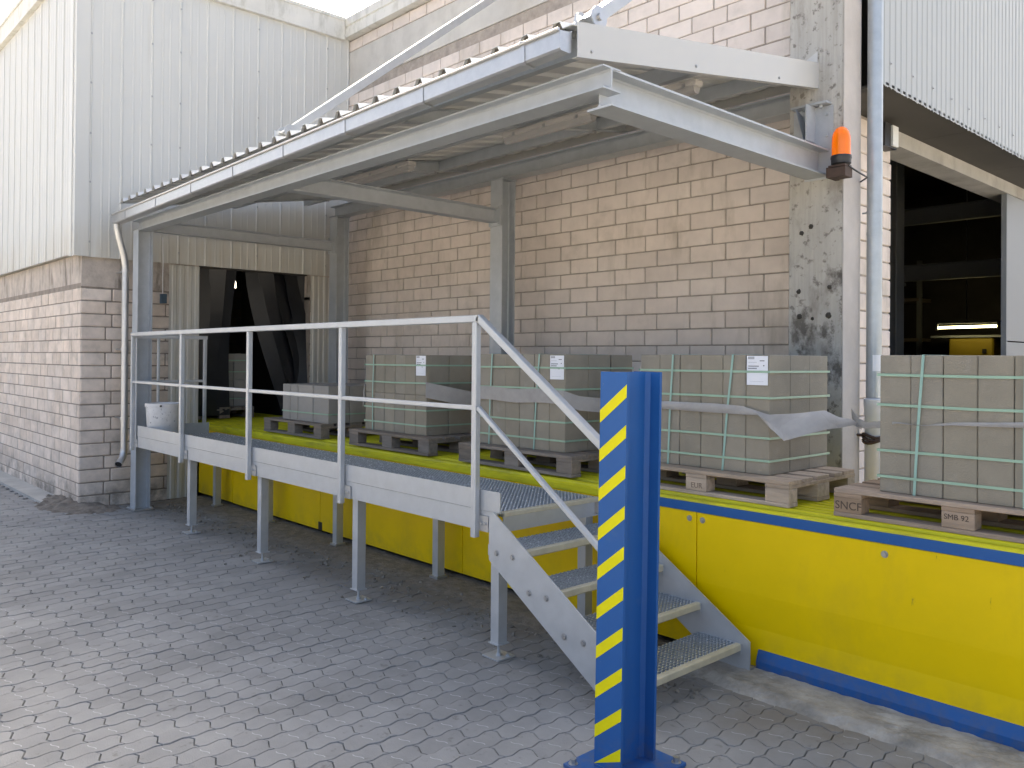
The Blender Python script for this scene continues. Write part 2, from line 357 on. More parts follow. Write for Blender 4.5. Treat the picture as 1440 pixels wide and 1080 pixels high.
# wavy interlocking pavers
PL, PW = 0.236, 0.118
def paver_outline(gap=0.0019):
    pts = []
    def lx(y): return 0.0085*math.sin(2*math.pi*y/PW)
    def sy(x): return 0.012*math.sin(2*math.pi*x/PW)
    N = 8; K = 4
    for i in range(N): y = PL*i/N; pts.append((PW+lx(y)-gap if i else PW-gap, y+(gap+sy(0) if i == 0 else 0)))
    for i in range(K): x = PW*(1-i/K); pts.append((x-(gap if i == 0 else 0), PL+sy(x)-gap))
    for i in range(N): y = PL*(1-i/N); pts.append((lx(y)+gap, y-(gap if i == 0 else 0)))
    for i in range(K): x = PW*i/K; pts.append((x+(gap if i == 0 else 0), sy(x)+gap))
    return [(x-PW/2, y-PL/2) for x, y in pts]
OUT = paver_outline()
def paver_mesh(mb, T, lite=False):
    n = len(OUT)
    idx = range(n)
    o = [OUT[i] for i in idx]; m = len(o)
    inn = [(x*0.965, y*0.982) for x, y in o]
    V = [T @ Vector((x, y, 0)) for x, y in inn]+[T @ Vector((x, y, -0.0045)) for x, y in o]+[T @ Vector((x, y, -0.02)) for x, y in o]
    F = [tuple(range(m))]
    for a in (0, m):
        F += [(a+(i+1) % m, a+i, a+m+i, a+m+(i+1) % m) for i in range(m)]
    mb.add(V, F)
pm = MB(); paver_mesh(pm, Matrix.Identity(4)); nf_ = len(pm.f)
gl = [(-0.032+0.064*i/8, 0.010*math.sin(2*math.pi*(-0.032+0.064*i/8)/0.09)) for i in range(9)]
pm.add([(x, y-.0026, .0004) for x, y in gl]+[(x, y+.0026, .0004) for x, y in gl], [(i, i+1, 10+i, 9+i) for i in range(8)])
PME = pm.mesh('paver', PAVER); PME.materials.append(mat('dusty_groove', (0.40, 0.40, 0.395), 0.95))
for p_ in PME.polygons[nf_:]: p_.material_index = 1
PROT = R_(-1.0)
RZ = Matrix.Rotation(PROT, 4, 'Z')
cells = []
for i in range(-190, 70):
    for j in range(-40, 40):
        x = i*PW; y = j*PL+(PL/2 if i % 2 else 0)
        p = RZ @ Vector((x, y, 0))
        if p.y > 3.84 or p.y < -3.6 or p.x > 2.2 or p.x < -15.5: continue
        if p.x < -9.9 and p.y > 2.55: continue
        q = proj(p); sc = -1
        if q and -5 < q[0] < 1445 and q[1] < 1085: sc = 1/q[2]
        cells.append((sc, p))
cells.sort(key=lambda c: -c[0])
stuff = MB()
for k, (sc, p) in enumerate(cells):
    dz = random.uniform(-0.0025, 0.0015); tx = random.gauss(0, 0.006); ty = random.gauss(0, 0.006)
    if k < 300:
        inst('paver', PME, (p.x, p.y, dz), bed, (tx, ty, PROT+random.gauss(0, 0.004)))
    else:
        T = Matrix.Translation((p.x, p.y, dz)) @ Matrix.Rotation(PROT+random.gauss(0, 0.006), 4, 'Z') @ Matrix.Rotation(tx, 4, 'X') @ Matrix.Rotation(ty, 4, 'Y')
        paver_mesh(stuff, T, lite=True)
tag(stuff.build('far_pavers', PAVER, bed), kind='stuff')

def rough_sheet(name, x0, x1, yf0, yf1, zf, m, nx=160, ny=14, seed=1, kind='structure', parent=None):
    rnd = random.Random(seed); V = []; F = []
    e0 = [0.0]*(nx+1); e1 = [0.0]*(nx+1)
    for i in range(nx+1):
        e0[i] = (e0[i-1] if i else 0)*0.8+rnd.gauss(0, 0.005); e1[i] = (e1[i-1] if i else 0)*0.8+rnd.gauss(0, 0.004)
    for i in range(nx+1):
        x = x0+(x1-x0)*i/nx
        for j in range(ny+1):
            t = j/ny; y = yf0(x)+e0[i]+(yf1(x)+e1[i]-yf0(x)-e0[i])*t
            V.append((x, y, zf(x, t)+rnd.gauss(0, 0.0025)))
    for i in range(nx):
        for j in range(ny):
            a = i*(ny+1)+j; F.append((a, a+ny+1, a+ny+2, a+1))
    mb = MB(); mb.add(V, F); o = mb.build(name, m, parent); tag(o, kind=kind); return o
ss = lambda t: max(0, min(1, t))**2*(3-2*max(0, min(1, t)))
rough_sheet('kerb', -2.75, 3.0, lambda x: 3.72, lambda x: 4.10, lambda x, t: -0.012+0.045*ss(t/0.3), KERBM, seed=3)
rough_sheet('dirt_apron', -9.9, -2.70, lambda x: 3.58+0.05*math.sin(x*2.1), lambda x: 4.12, lambda x, t: -0.012+0.022*ss(t/0.45), DIRTM, nx=220, seed=5)

# loose grit on the dirt
gr = MB(); rg = random.Random(11)
for k in range(420):
    x = rg.uniform(-9.6, -2.4); y = 3.62-abs(rg.gauss(0, 0.22)) if rg.random() < 0.6 else rg.uniform(3.5, 4.0)
    s_ = rg.uniform(0.004, 0.014); T = Matrix.Translation((x, y, 0.002)) @ Euler((rg.random()*6, rg.random()*6, rg.random()*6)).to_matrix().to_4x4()
    gr.box(-s_, s_, -s_*0.7, s_*0.7, -s_*0.5, s_*0.5, T)
tag(gr.build('grit', mat('grit_stone', (0.24, 0.22, 0.19), 0.9, rnd=0.35)), kind='stuff')

# heap of broken mortar and dirt at the corner of the store
V = []; F = []; rg = random.Random(2); n1, n2 = 46, 16
for i in range(n1+1):
    t = i/n1
    for j in range(n2+1):
        u = j/n2
        x = -11.2+1.75*t; y = 2.42+0.16*math.sin(t*9)*0.3+(0.55+0.25*t)*u
        h = 0.10*math.sin(math.pi*t)**0.7*math.sin(math.pi*min(1, u*0.95+0.05))
        V.append((x, y, -0.03+h+rg.gauss(0, 0.010)*(h > 0.01)))
for i in range(n1):
    for j in range(n2):
        a = i*(n2+1)+j; F.append((a, a+n2+1, a+n2+2, a+1))
tag(MB().add(V, F).build('rubble_heap', DIRTL), kind='stuff')

# ================================================================== HALL (main brick wall, gate side)
YW = 6.11; XS = -9.99; XG = -3.05; ZT = 6.08
hall = thing('factory_hall', (-6.5, YW, 0), 'factory hall with pale brick wall, concrete top band and clad gate side', 'building')
mw = MB(); mw.box(-10.3, XG-0.012, YW+0.012, YW+0.25, -0.05, 5.43)
mortar = mw.build('brick_wall', MORTAR, hall)
CH, CL = 0.1448, 0.3605
Z0 = 1.826-7*CH     # a bed joint
half = 0.006
bm_ = MB().cbox(-CL/2+half, CL/2-half, 0, 0.05, half*0.9, CH-half*0.9, 0.004); BRK = bm_.mesh('brick', BRICK)
lst = []
rowsn = int((5.43-Z0)/CH)+1
for r in range(rowsn):
    z = Z0+r*CH
    par = (r-9) % 2   # row with bed joint 2.104..: joints at -4.067+k*CL
    ph = -4.067 if par == 0 else -3.931+0.0
    x = ph-CL*20
    while x < XG:
        a, b = max(x, -9.985), min(x+CL, XG)
        if b-a > 0.05: lst.append((a, b, z))
        x += CL
vis = []
for a, b, z in lst:
    q = proj(((a+b)/2, YW, z+CH/2)); sc = 0
    if q and 480 < q[0] < 1115 and -20 < q[1] < 560:
        sc = 1/q[2]
        # behind the canopy roof as seen in the photograph
        if 3.6 < z < 4.15: sc *= 0.3
    vis.append((sc, a, b, z))
vis.sort(key=lambda c: -c[0])
rest = MB(); cut = {}
for k, (sc, a, b, z) in enumerate(vis):
    dy = random.gauss(0, 0.0018)
    if z+CH > 5.43: continue
    if k < 300:
        wd = round(b-a, 3)
        if abs(wd-CL) < 0.002: me = BRK
        else:
            if wd not in cut: cut[wd] = MB().cbox(-wd/2+half, wd/2-half, 0, 0.05, half*0.9, CH-half*0.9, 0.004).mesh('brick', BRICK)
            me = cut[wd]
        o = inst('brick', me, ((a+b)/2, YW+dy, z), mortar, (0, random.gauss(0, 0.0015), random.gauss(0, 0.002)))
    else:
        rest.cbox(a+half, b-half, YW+dy, YW+dy+0.05, z+half*0.9, z+CH-half*0.9, 0.004)
tag(rest.build('other_bricks', BRICK, mortar), kind='stuff')
Bx(-10.3, -2.64, YW-0.004, YW+0.25, 5.433, 5.90).build('concrete_band', mat('band_concrete', (0.56, 0.54, 0.50), 0.9, var=0.14, vscale=2.2, bump=0.35, bscale=45, dirt=[dict(c=(0.36, 0.34, 0.31), s=2.5, lo=0.5, hi=0.75, a=0.6, st=(1, 1, .5))]), hall)
# one course of brick below the coping
tc = Bx(-10.3, -2.64, YW+0.012, YW+0.25, 5.903, 6.07).build('top_course', MORTAR, hall)
x = -9.985
while x < -3.3:
    inst('brick', BRK, (x+CL/2, YW, 5.912), tc); x += CL
cp = MB(); cp.prism([(-0.10, 0), (0.4, 0), (0.4, 0.29), (-0.10, 0.27), (-0.10, 0.16), (-0.085, 0.15), (-0.085, 0.12), (-0.10, 0.11)], (-10.0, YW, 6.073), (0, 1, 0), (0, 0, 1), (7.3, 0, 0))
cp.build('coping', TRIM, hall)
Bx(-30, -3.3, YW+0.26, 40, 6.0, 6.06).build('roof', CONC, hall)
# column at the corner of the hall, with holes of removed anchors
colm = Bx(-3.068, -2.672, 5.60, 5.87, -0.05, 7.2).build('concrete_column', CONCCOL, hall)
Bx(-2.670, -2.664, 5.606, 5.87, -0.05, 7.2).build('column_side', COLPAINT, hall)
hb = MB(); rg = random.Random(4)
for (x, z, rr) in ((-2.99, 2.20, .030), (-2.76, 2.22, .026), (-2.985, 2.02, .034), (-2.885, 2.00, .02), (-2.765, 2.02, .036), (-2.79, 1.68, .045), (-2.80, 1.42, .03), (-2.78, 1.34, .04), (-2.79, 1.12, .03), (-2.97, 2.62, .028), (-2.90, 2.66, .03)):
    n = 16; ring = [(x+rr*.62*(0.8+0.35*rg.random())*math.cos(2*math.pi*k/n), 5.5975, z+rr*.62*(0.8+0.45*rg.random())*math.sin(2*math.pi*k/n)) for k in range(n)]
    rin = [(x+(px-x)*0.5, 5.585+rg.uniform(-.004, .004), z+(pz-z)*0.5) for px, _, pz in ring]
    hb.add(ring+rin, [(k, (k+1) % n, n+(k+1) % n, n+k) for k in range(n)]+[tuple(range(n, 2*n))])
hb.build('anchor_scars', HOLE, hall)
# return wall with the gate, facing +X
gm = Bx(XG-0.25, XG-0.012, YW+0.251, 7.30, -0.05, 3.73).build('gate_jamb', MORTAR, hall)
for r in range(26):
    z = Z0-6*CH+r*CH
    if z < -0.05 or z+CH > 3.73: continue
    for (a, b) in (((6.30, 6.86), (6.86, 7.045), (7.045, 7.312)) if r % 2 else ((6.30, 6.70), (6.70, 7.14), (7.14, 7.312))):
        L = b-a
        key = ('g', round(L, 3))
        if key not in cut: cut[key] = MB().cbox(-0.05, 0, -L/2+half, L/2-half, half, CH-half, 0.006).mesh('brick', BRICK)
        inst('brick', cut[key], (XG+random.gauss(0, .002), (a+b)/2+random.uniform(-.004, .004), z), gm)
Bx(XG-0.25, XG+0.005, 7.30, 11.5, 3.60, 3.73).build('lintel', CONC, hall)
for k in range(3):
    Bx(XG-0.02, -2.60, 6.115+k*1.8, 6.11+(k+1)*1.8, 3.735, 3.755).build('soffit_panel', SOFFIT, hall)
# corrugated gate-side cladding above
def corr(y0, y1):
    mb = MB(); n = int((y1-y0)/0.0125); V = []; F = []
    for i in range(n+1):
        y = y0+(y1-y0)*i/n; ph = (y % 0.1)/0.1
        dx = 0.006*(1 if ph < 0.25 else 0 if 0.375 < ph < 0.875 else (1-(ph-0.25)/0.125 if ph < 0.375 else (ph-0.875)/0.125))
        zb = 3.725+random.gauss(0, 0.004)-0.006*(1 if dx > 0.003 else 0)
        V += [(-2.60+dx, y, zb), (-2.60+dx, y, 7.3), (-2.603+dx, y, 7.3), (-2.603+dx, y, zb)]
    for i in range(n):
        a = i*4; b = a+4
        F += [(a+k, b+k, b+(k+1) % 4, a+(k+1) % 4) for k in range(4)]
    return mb.add(V, F)
yy = 6.05
for k in range(6):
    corr(yy, yy+1.0).build('cladding_sheet', CLAD2, hall); yy += 1.0
sc_ = MB()
for k in range(14): bolt(sc_, (-2.588, 6.2+k*0.4, 3.90), (1, 0, 0), 0.006, 0.006)
sc_.build('cladding_screws', BOLT, hall)
Bx(-3.3, -2.62, YW+0.26, 14, 7.2, 7.3).build('gate_roof', CONC, hall)
Bx(-3.3, -2.62, YW+0.02, YW+0.25, 6.36, 7.25).build('upper_corner_wall', CLAD2, hall)
# closed sliding door leaf beside the gate
dl = MB()
for z0, z1 in ((0, 1.93), (1.945, 3.6)): dl.box(XG-0.06, XG-0.01, 10.44, 12.2, z0, z1)
dl.build('door_leaf', STEELG, hall)
Bx(XG-0.06, XG-0.005, 10.40, 10.44, 0, 3.6).build('gate_post', STEELG, hall)
# dark inside of the hall
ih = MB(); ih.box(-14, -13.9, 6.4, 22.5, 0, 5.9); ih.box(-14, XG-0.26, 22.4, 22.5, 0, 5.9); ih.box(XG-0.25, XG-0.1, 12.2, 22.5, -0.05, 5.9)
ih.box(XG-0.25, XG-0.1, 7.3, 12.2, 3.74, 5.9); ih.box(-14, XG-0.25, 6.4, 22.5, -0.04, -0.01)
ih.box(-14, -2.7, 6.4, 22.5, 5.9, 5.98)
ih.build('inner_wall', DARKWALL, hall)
tl = thing('tube_lamp', (-6.66, 20, 2.42), 'lit yellowish fluorescent tube glowing deep inside the dark gate', 'lamp')
MB().cyl((-7.29, 20, 2.476), (-6.03, 20, 2.49), 0.028, 10).build('tube', TUBE, tl)
Bx(-7.32, -6.0, 19.97, 20.06, 2.56, 2.61).build('housing', STEELG, tl)
cl = MB(); cl.box(-7.31, -7.27, 19.97, 20.03, 2.43, 2.56); cl.box(-6.05, -6.01, 19.97, 20.03, 2.43, 2.56); cl.box(-6.68, -6.66, 19.99, 20.01, 2.61, 5.9); cl.build('hanger', STEELG, tl)
mc = thing('machine_cabinet', (-6.75, 21, 0), 'yellow machine cabinet under the lit tube inside the gate', 'machine')
MB().cbox(-7.22, -6.28, 20.5, 21.4, 0, 2.26, 0.03).build('cabinet', MACHY, mc)
Bx(-6.5, -6.42, 20.47, 20.5, 1.9, 2.0).build('control_box', BLACKP, mc)
Bx(-7.6, -5.9, 20.45, 21.5, 2.26, 2.31).build('top_frame', STEELG, mc)
pf = thing('pipe_rack', (-5.8, 14, 0), 'pale metal bracket arm on a dark post inside the gate', 'rack')
MB().tube([(-6.2, 14.0, 2.8), (-5.6, 14.0, 2.97)], 0.03, 8).build('arm', STEELG, pf)
MB().hsec((-6.2, 14.1, -0.01), (-6.2, 14.1, 5.9), .2, .2, .012, .014, (1, 0, 0)).build('post', DARKWALL, pf)
for k, (x_, y_) in enumerate(((-9.0, 17.5), (-5.0, 12.0))):
    hc = MB().hsec((x_, y_, -0.01), (x_, y_, 5.9), .26, .26, .014, .018, (1, 0, 0)).build('inner_column', STEELG, hall)
for z_ in (3.35, 4.4):
    MB().hsec((-13.8, 16.0, z_), (XG-.3, 16.0, z_), .30, .15, .010, .014, (0, 0, 1)).build('inner_beam', STEELG, hall)
rk = thing('storage_rack', (-8.6, 21.6, 0), 'dim storage rack far inside the gate beside the yellow cabinet', 'rack')
for x_ in (-9.6, -8.2): MB().box(x_-.05, x_+.05, 21.3, 21.4, 0, 4.2).build('upright', STEELG, rk)
for z_ in (1.2, 2.2, 3.2): MB().box(-9.6, -8.2, 21.28, 22.1, z_, z_+.08).build('shelf', WOODD, rk)
# small sensor box above the jamb
sb = thing('sensor_box', (-2.98, 7.1, 3.5), 'small black and white sensor box on the brick jamb by the gate', 'sensor')
Bx(-3.048, -2.95, 6.95, 7.18, 3.50, 3.70).build('housing', BLACKP, sb)
Bx(-2.949, -2.93, 7.06, 7.17, 3.515, 3.685).build('front_cover', WHITEB, sb)

# ================================================================== STORE (left building)
YF = 2.742
store = thing('store_building', (-12, 4, 0), 'store building with white ribbed cladding over a weathered brick base', 'building')
lb = MB(); lb.box(-26, XS-0.012, YF+0.0035, YF+0.2, -0.05, 2.50)
lb.box(XS-0.2, XS-0.012, YF+0.2, 4.06, -0.05, 2.50); lb.box(XS-0.2, XS-0.012, 5.57, YW+0.02, -0.05, 2.50)
lmor = lb.build('brick_base', LMORTAR, store)
LH = 0.1452; LZ = 2.45-17*LH
llist = []
for r in range(18):
    z = LZ+r*LH
    if z > 2.40: continue
    # front face, bricks wrap at the corner
    x = XS-(0.12 if r % 2 else 0.30); a0 = XS
    first = True; xs = [XS]
    while xs[-1] > -25: xs.append(xs[-1]-(0.12 if (r % 2 and len(xs) == 1) else 0.333))
    for b, a in zip(xs[:-1], xs[1:]): llist.append(('f', a, b, z))
    ys = [YF, YF+(0.262 if r % 2 else 0.33)]
    while ys[-1] < 6.1: ys.append(min(ys[-1]+0.333, 6.1))
    for a, b in zip(ys[:-1], ys[1:]):
        if b > 4.06 and a < 5.57:
            if a < 4.0: b = 4.06
            elif b > 5.62: a = 5.57
            else: continue
        if b-a > 0.04: llist.append(('s', a, b, z))
sco = []
for k, a, b, z in llist:
    q = proj(((a+b)/2, YF, z) if k == 'f' else (XS, (a+b)/2, z)); v = 0
    if q and -3 < q[0] < 1440: v = 1/q[2]+(0.08 if k == 's' and b < 4.1 else 0)
    sco.append((v, k, a, b, z))
sco.sort(key=lambda c: -c[0])
rest = MB(); lc = {}
for n_, (v, k, a, b, z) in enumerate(sco):
    L = b-a; e = 0.006; d = random.gauss(0, 0.003 if k == 's' else 0.0008)
    key = (k, round(L, 3))
    if key not in lc:
        lc[key] = (MB().cbox(-L/2+e+.003, L/2-e-.003, 0, 0.05, e, LH-e, 0.003) if k == 'f' else MB().cbox(-0.05, 0, -L/2+e, L/2-e, e, LH-e, 0.008)).mesh('brick', LBRICK)
    pos = ((a+b)/2, YF+d, z) if k == 'f' else (XS+d, (a+b)/2, z)
    if n_ < 290: inst('brick', lc[key], pos, lmor, (random.gauss(0, .004), random.gauss(0, .004), random.gauss(0, .004)))
    else:
        if k == 'f': rest.cbox(a+e+.003, b-e-.003, YF+d, YF+d+0.05, z+e, z+LH-e, 0.003)
        else: rest.cbox(XS+d-0.05, XS+d, a+e, b-e, z+e, z+LH-e, 0.008)
tag(rest.build('other_bricks', LBRICK, lmor), kind='stuff')
cb = MB(); cb.box(-26, XS-0.004, YF+0.004, YF+0.2, 2.462, 2.82); cb.box(XS-0.2, XS-0.004, YF+0.2, 4.06, 2.462, 2.82)
cb.box(XS-0.2, XS-0.004, 5.57, YW+0.02, 2.462, 2.82); cb.build('cement_band', CEMENT, store)
# plinth strip along the front
Bx(-26, XS-0.3, 2.50, YF+0.01, -0.03, 0.03).build('plinth', CONC, store)
# ribbed cladding panels
PT = 0.0025
def panel(width, axis, at, u0, z0, z1):
    """panel from u0 to u0+width along axis; outward offset from plane `at`"""
    prof = [(0, 0), (0.010, 0.012), (0.022, 0.012), (0.032, 0.0), (0.034, 0.0)]
    m = width
    prof += [(m*0.40, 0.0), (m*0.41, 0.0035), (m*0.46, 0.0035), (m*0.47, 0.0), (m*0.66, 0), (m*0.67, 0.0035), (m*0.72, 0.0035), (m*0.73, 0), (m+0.004, 0)]
    back = [(u, d-PT) for u, d in prof][::-1]
    P = prof+back; n = len(P); V = []
    for z in (z0, z1):
        for u, d in P:
            V.append((at+d, u0+u, z) if axis == 'y' else (u0-u, at-d, z))
    F = [(i, (i+1) % n, n+(i+1) % n, n+i) for i in range(n)]
    h = len(prof)
    for o in (0, n): F += [(o+i, o+i+1, o+n-2-i, o+n-1-i) for i in range(h-1)]
    if axis == 'x': F = [f[::-1] for f in F]
    return MB().add(V, F)
XC = XS+0.05; YC = YF-0.075
y = 2.788
sc_ = MB()
k = 0
while y < 6.1:
    wd = min(0.3285, 6.10-y)
    panel(wd, 'y', XC, y, 2.79, 6.10).build('cladding_panel', CLAD, store)
    if k % 3 == 0 or k in (2,):
        for z in (2.95, 3.6, 4.15, 4.72, 5.3, 5.85): bolt(sc_, (XC+0.012, y+0.016, z+random.uniform(-.03, .03)), (1, 0, 0), 0.008, 0.008)
    y += 0.3285; k += 1
x = XS-0.14
while x > -24:
    panel(0.33, 'x', YC, x, 2.82, 6.10).build('cladding_panel', CLAD, store); x -= 0.33
sc_.build('cladding_screws', BOLT, store)
ct = MB(); ct.prism([(0, 0), (-0.185, 0), (-0.185, -0.018), (-0.15, -0.018), (-0.15, -0.012), (-0.10, -0.012), (-0.10, -0.03), (-0.07, -0.03), (-0.07, -0.018), (0.018, -0.018), (0.018, 0.125), (0, 0.125)], (XC, YC, 2.79), (1, 0, 0), (0, 1, 0), (0, 0, 3.31)); ct.build('corner_trim', CLAD, store)
rt_ = MB()
for (a, b, c, d) in ((6.06, 6.33, 0.05, 0), (6.04, 6.075, 0.065, 0), (6.30, 6.345, 0.065, 0)):
    rt_.box(-26, XC+c, YC-c, YC+0.04, a, b); rt_.box(XC-0.04, XC+c, YC+0.041, YW-0.11, a, b)
rt_.build('roof_edge', TRIM, store)
Bx(-26, XC-0.05, YC+0.05, 12, 6.05, 6.10).build('roof', CONC, store)
# back sheet of the store wall above the brick, behind the panels
bk = MB(); bk.box(-26, XS-0.02, YF-0.02, YF+0.15, 2.83, 6.05); bk.box(XS-0.15, XS+0.03, YF+0.15, YW, 2.83, 6.05); bk.build('inner_sheet', CLAD, store)
# door lining sheets, header bottom at 2.78
def dpanel(y0, y1, z0, z1, n):
    mb = MB(); wd = (y1-y0)/n; V = []; F = []; pr_ = []
    for i in range(n):
        u = y0+i*wd; pr_ += [(u, 0), (u+wd*.34, 0), (u+wd*.46, .012), (u+wd*.88, .012)]
    pr_.append((y1, 0)); m = len(pr_)
    for z in (z0, z1): V += [(XS+0.012+d, u, z) for u, d in pr_]
    for z in (z0, z1): V += [(XS+0.010+d, u, z) for u, d in pr_]
    for i in range(m-1):
        F += [(i, i+1, m+i+1, m+i), (2*m+i+1, 2*m+i, 3*m+i, 3*m+i+1), (i+1, i, 2*m+i, 2*m+i+1), (m+i, m+i+1, 3*m+i+1, 3*m+i)]
    return mb.add(V, F)
dpanel(3.70, 4.065, 0.0, 2.78, 4).build('door_sheet', CLAD, store)
dpanel(5.57, 5.89, 0.0, 2.78, 4).build('door_sheet', CLAD, store)
Bx(XS-0.16, XS-0.01, 4.03, 4.062, 0, 2.79).build('door_frame', STEELG, store)
Bx(XS-0.16, XS-0.01, 5.572, 5.60, 0, 2.79).build('door_frame', WOODD, store)
# inside of the door: a dark passage
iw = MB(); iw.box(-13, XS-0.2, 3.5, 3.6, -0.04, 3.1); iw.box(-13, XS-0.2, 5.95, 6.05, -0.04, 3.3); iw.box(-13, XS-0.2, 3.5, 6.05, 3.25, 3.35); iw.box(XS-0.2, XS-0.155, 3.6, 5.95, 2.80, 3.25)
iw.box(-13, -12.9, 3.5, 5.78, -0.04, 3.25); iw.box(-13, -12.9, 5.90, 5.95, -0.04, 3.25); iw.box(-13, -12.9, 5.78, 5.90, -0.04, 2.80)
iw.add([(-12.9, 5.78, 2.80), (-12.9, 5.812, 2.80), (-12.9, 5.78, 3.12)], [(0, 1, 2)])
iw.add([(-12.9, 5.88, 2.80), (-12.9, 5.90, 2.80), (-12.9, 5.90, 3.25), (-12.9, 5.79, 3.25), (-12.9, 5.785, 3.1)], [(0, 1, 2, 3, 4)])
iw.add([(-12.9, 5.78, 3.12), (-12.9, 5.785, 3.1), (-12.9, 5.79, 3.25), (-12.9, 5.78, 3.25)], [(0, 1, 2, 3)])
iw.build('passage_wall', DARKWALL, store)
pb = MB()
for r in range(8):
    z = 1.6+r*0.145
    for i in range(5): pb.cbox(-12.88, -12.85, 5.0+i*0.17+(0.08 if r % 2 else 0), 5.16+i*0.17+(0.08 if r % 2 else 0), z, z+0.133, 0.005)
pb.build('passage_bricks', DARKBRICK, store)

# black strip curtain in the door
cur = thing('strip_curtain', (-10.15, 4.8, 0.9), 'black rubber strip curtain pushed aside in the store doorway', 'curtain')
Bx(-10.13, -10.08, 4.07, 5.57, 2.785, 2.82).build('rail', DARKWALL, cur)
rg = random.Random(9)
for k in range(9):
    y0 = 4.10+k*0.165
    sl = 0.0 if k < 3 else 0.42+0.05*(k-3) if k < 8 else 0.12
    if k == 3: continue
    pts = []; ws = []
    for i in range(11):
        t = i/10; z = 2.80-1.86*t
        yy = min(y0+0.08+sl*t**1.25*(1 if k >= 3 else 0)+0.01*math.sin(5*t+k), 5.50)
        xx = -10.16+0.035*(k % 2)-0.03*math.sin(math.pi*t)*(k % 3)-(0.16*t if k < 3 else -0.10*t)
        pts.append((xx, yy, z)); a = 0.25*math.sin(3*t+k*1.7)
        ws.append((0.2*math.sin(a), 0.2*math.cos(a), 0))
    MB().ribbon(pts, ws, 0.004).build('strip', RUBBER, cur, smooth=True)

# pull switch hanging at the store wall
pw = thing('pull_switch', (-9.85, 3.6, 2.3), 'small dark switch box hanging on white cables beside the canopy column', 'switch')
Bx(-9.93, -9.88, 3.575, 3.64, 2.31, 2.42).build('box', TEALBOX, pw)
MB().tube([(-9.905, 3.60, 2.42), (-9.905, 3.598, 2.62), (-9.9, 3.60, 2.80), (-9.895, 3.59, 3.08)], 0.006, 6).build('cable', WIREM, pw)

# ================================================================== CONVEYOR
YP = 4.07
conv = thing('slat_conveyor', (-4, 4.8, 0), 'long yellow and blue slat conveyor carrying pallets along the wall', 'conveyor')
def cpanel(x0, x1):
    # folded side panel: upper face, shallow crease, lower lip
    P = [(0, 0.815), (0, 0.42), (0.013, 0.235), (0.004, 0.12), (0.004, 0.03), (0.05, 0.03), (0.05, 0.815)]
    return MB().prism([(y, z) for y, z in P], (x0, YP, 0), (0, 1, 0), (0, 0, 1), (x1-x0, 0, 0))
seams = [-9.95, -9.0, -7.07, -4.93, -2.80, 0.6, 3.0]
for a, b in zip(seams[:-1], seams[1:]):
    if b <= -2.7: MB().box(a+0.003, b-0.003, YP, YP+0.03, 0.045 if a > -9.5 else 0.05, 0.815).build('side_panel', YEL, conv)
    else: cpanel(a+0.003, b-0.003).build('side_panel', YEL, conv)
Bx(-3.46, 3.0, YP-0.006, YP+0.05, 0.818, 0.870).build('top_rail', BLUE, conv)
Bx(-12.8, -3.465, YP-0.004, YP+0.05, 0.818, 0.858).build('top_rail', YELSLAT, conv)
MB().prism([(-0.030, 0.028), (-0.030, 0.07), (-0.006, 0.128), (0.03, 0.128), (0.03, 0.028)], (-2.40, YP+0.01, 0), (0, 1, 0), (0, 0, 1), (5.4, 0, 0)).build('base_rail', BLUE, conv)
for i in range(17):
    y0 = YP+0.004+i*0.079
    zt = 0.8965 if i else 0.886
    MB().prism([(0, 0), (0.043, 0), (0.045, 0.012), (0.040, 0.023), (0.030, 0.028), (0.015, 0.028), (0.005, 0.023), (0, 0.012)], (-12.8, y0, zt-0.028), (0, 1, 0), (0, 0, 1), (15.8, 0, 0)).build('slat', YELSLAT, conv)
Bx(-12.8, 3.0, YP+0.052, 5.40, 0.76, 0.869).build('bed', DARKWALL, conv)
Bx(-12.8, 3.0, 5.38, 5.43, -0.03, 0.84).build('rear_panel', YEL, conv)
bb = MB()
for x, z in ((-2.85, 0.775), (-2.76, 0.775), (-1.72, 0.765), (0.4, 0.765), (-2.62, 0.15)): bolt(bb, (x, YP-0.0005, z), (0, -1, 0), 0.012, 0.010)
bb.build('panel_bolts', BOLT, conv)
Bx(-7.10, -7.03, YP-0.002, YP+0.001, 0.045, 0.12).build('cable_notch', BLACKP, conv)

# ================================================================== PALLETS AND STACKS
def make_pallet(name, x0, y0, label, m, z0=0.898, L=1.2, D=0.8):
    t = thing(name, (x0+L/2, y0+D/2, z0), label, 'pallet', 'pallets on the conveyor')
    z = z0
    rg = random.Random(int(x0*100))
    for yy, wd in ((0, .1), (D/2-.0725, .145), (D-.1, .1)):
        MB().cbox(x0, x0+L, y0+yy, y0+yy+wd, z, z+.022, .002).build('bottom_board', m, t)
        for xx in (0, L/2-.0725, L-.145):
            MB().cbox(x0+xx, x0+xx+.145, y0+yy+.003, y0+yy+wd-.003, z+.0225, z+.0995, .003).build('block', m, t)
    for xx in (0, L/2-.0725, L-.145):
        MB().cbox(x0+xx, x0+xx+.145, y0+.002, y0+D-.002, z+.100, z+.1215, .002).build('stringer_board', m, t)
    for yy, wd in ((0, .145), (.1725, .1), (D/2-.0725, .145), (D-.2725, .1), (D-.145, .145)):
        MB().cbox(x0+rg.uniform(-.004, .004), x0+L+rg.uniform(-.004, .004), y0+yy, y0+yy+wd, z+.122, z+.144, .002).build('top_board', m, t)
    return t
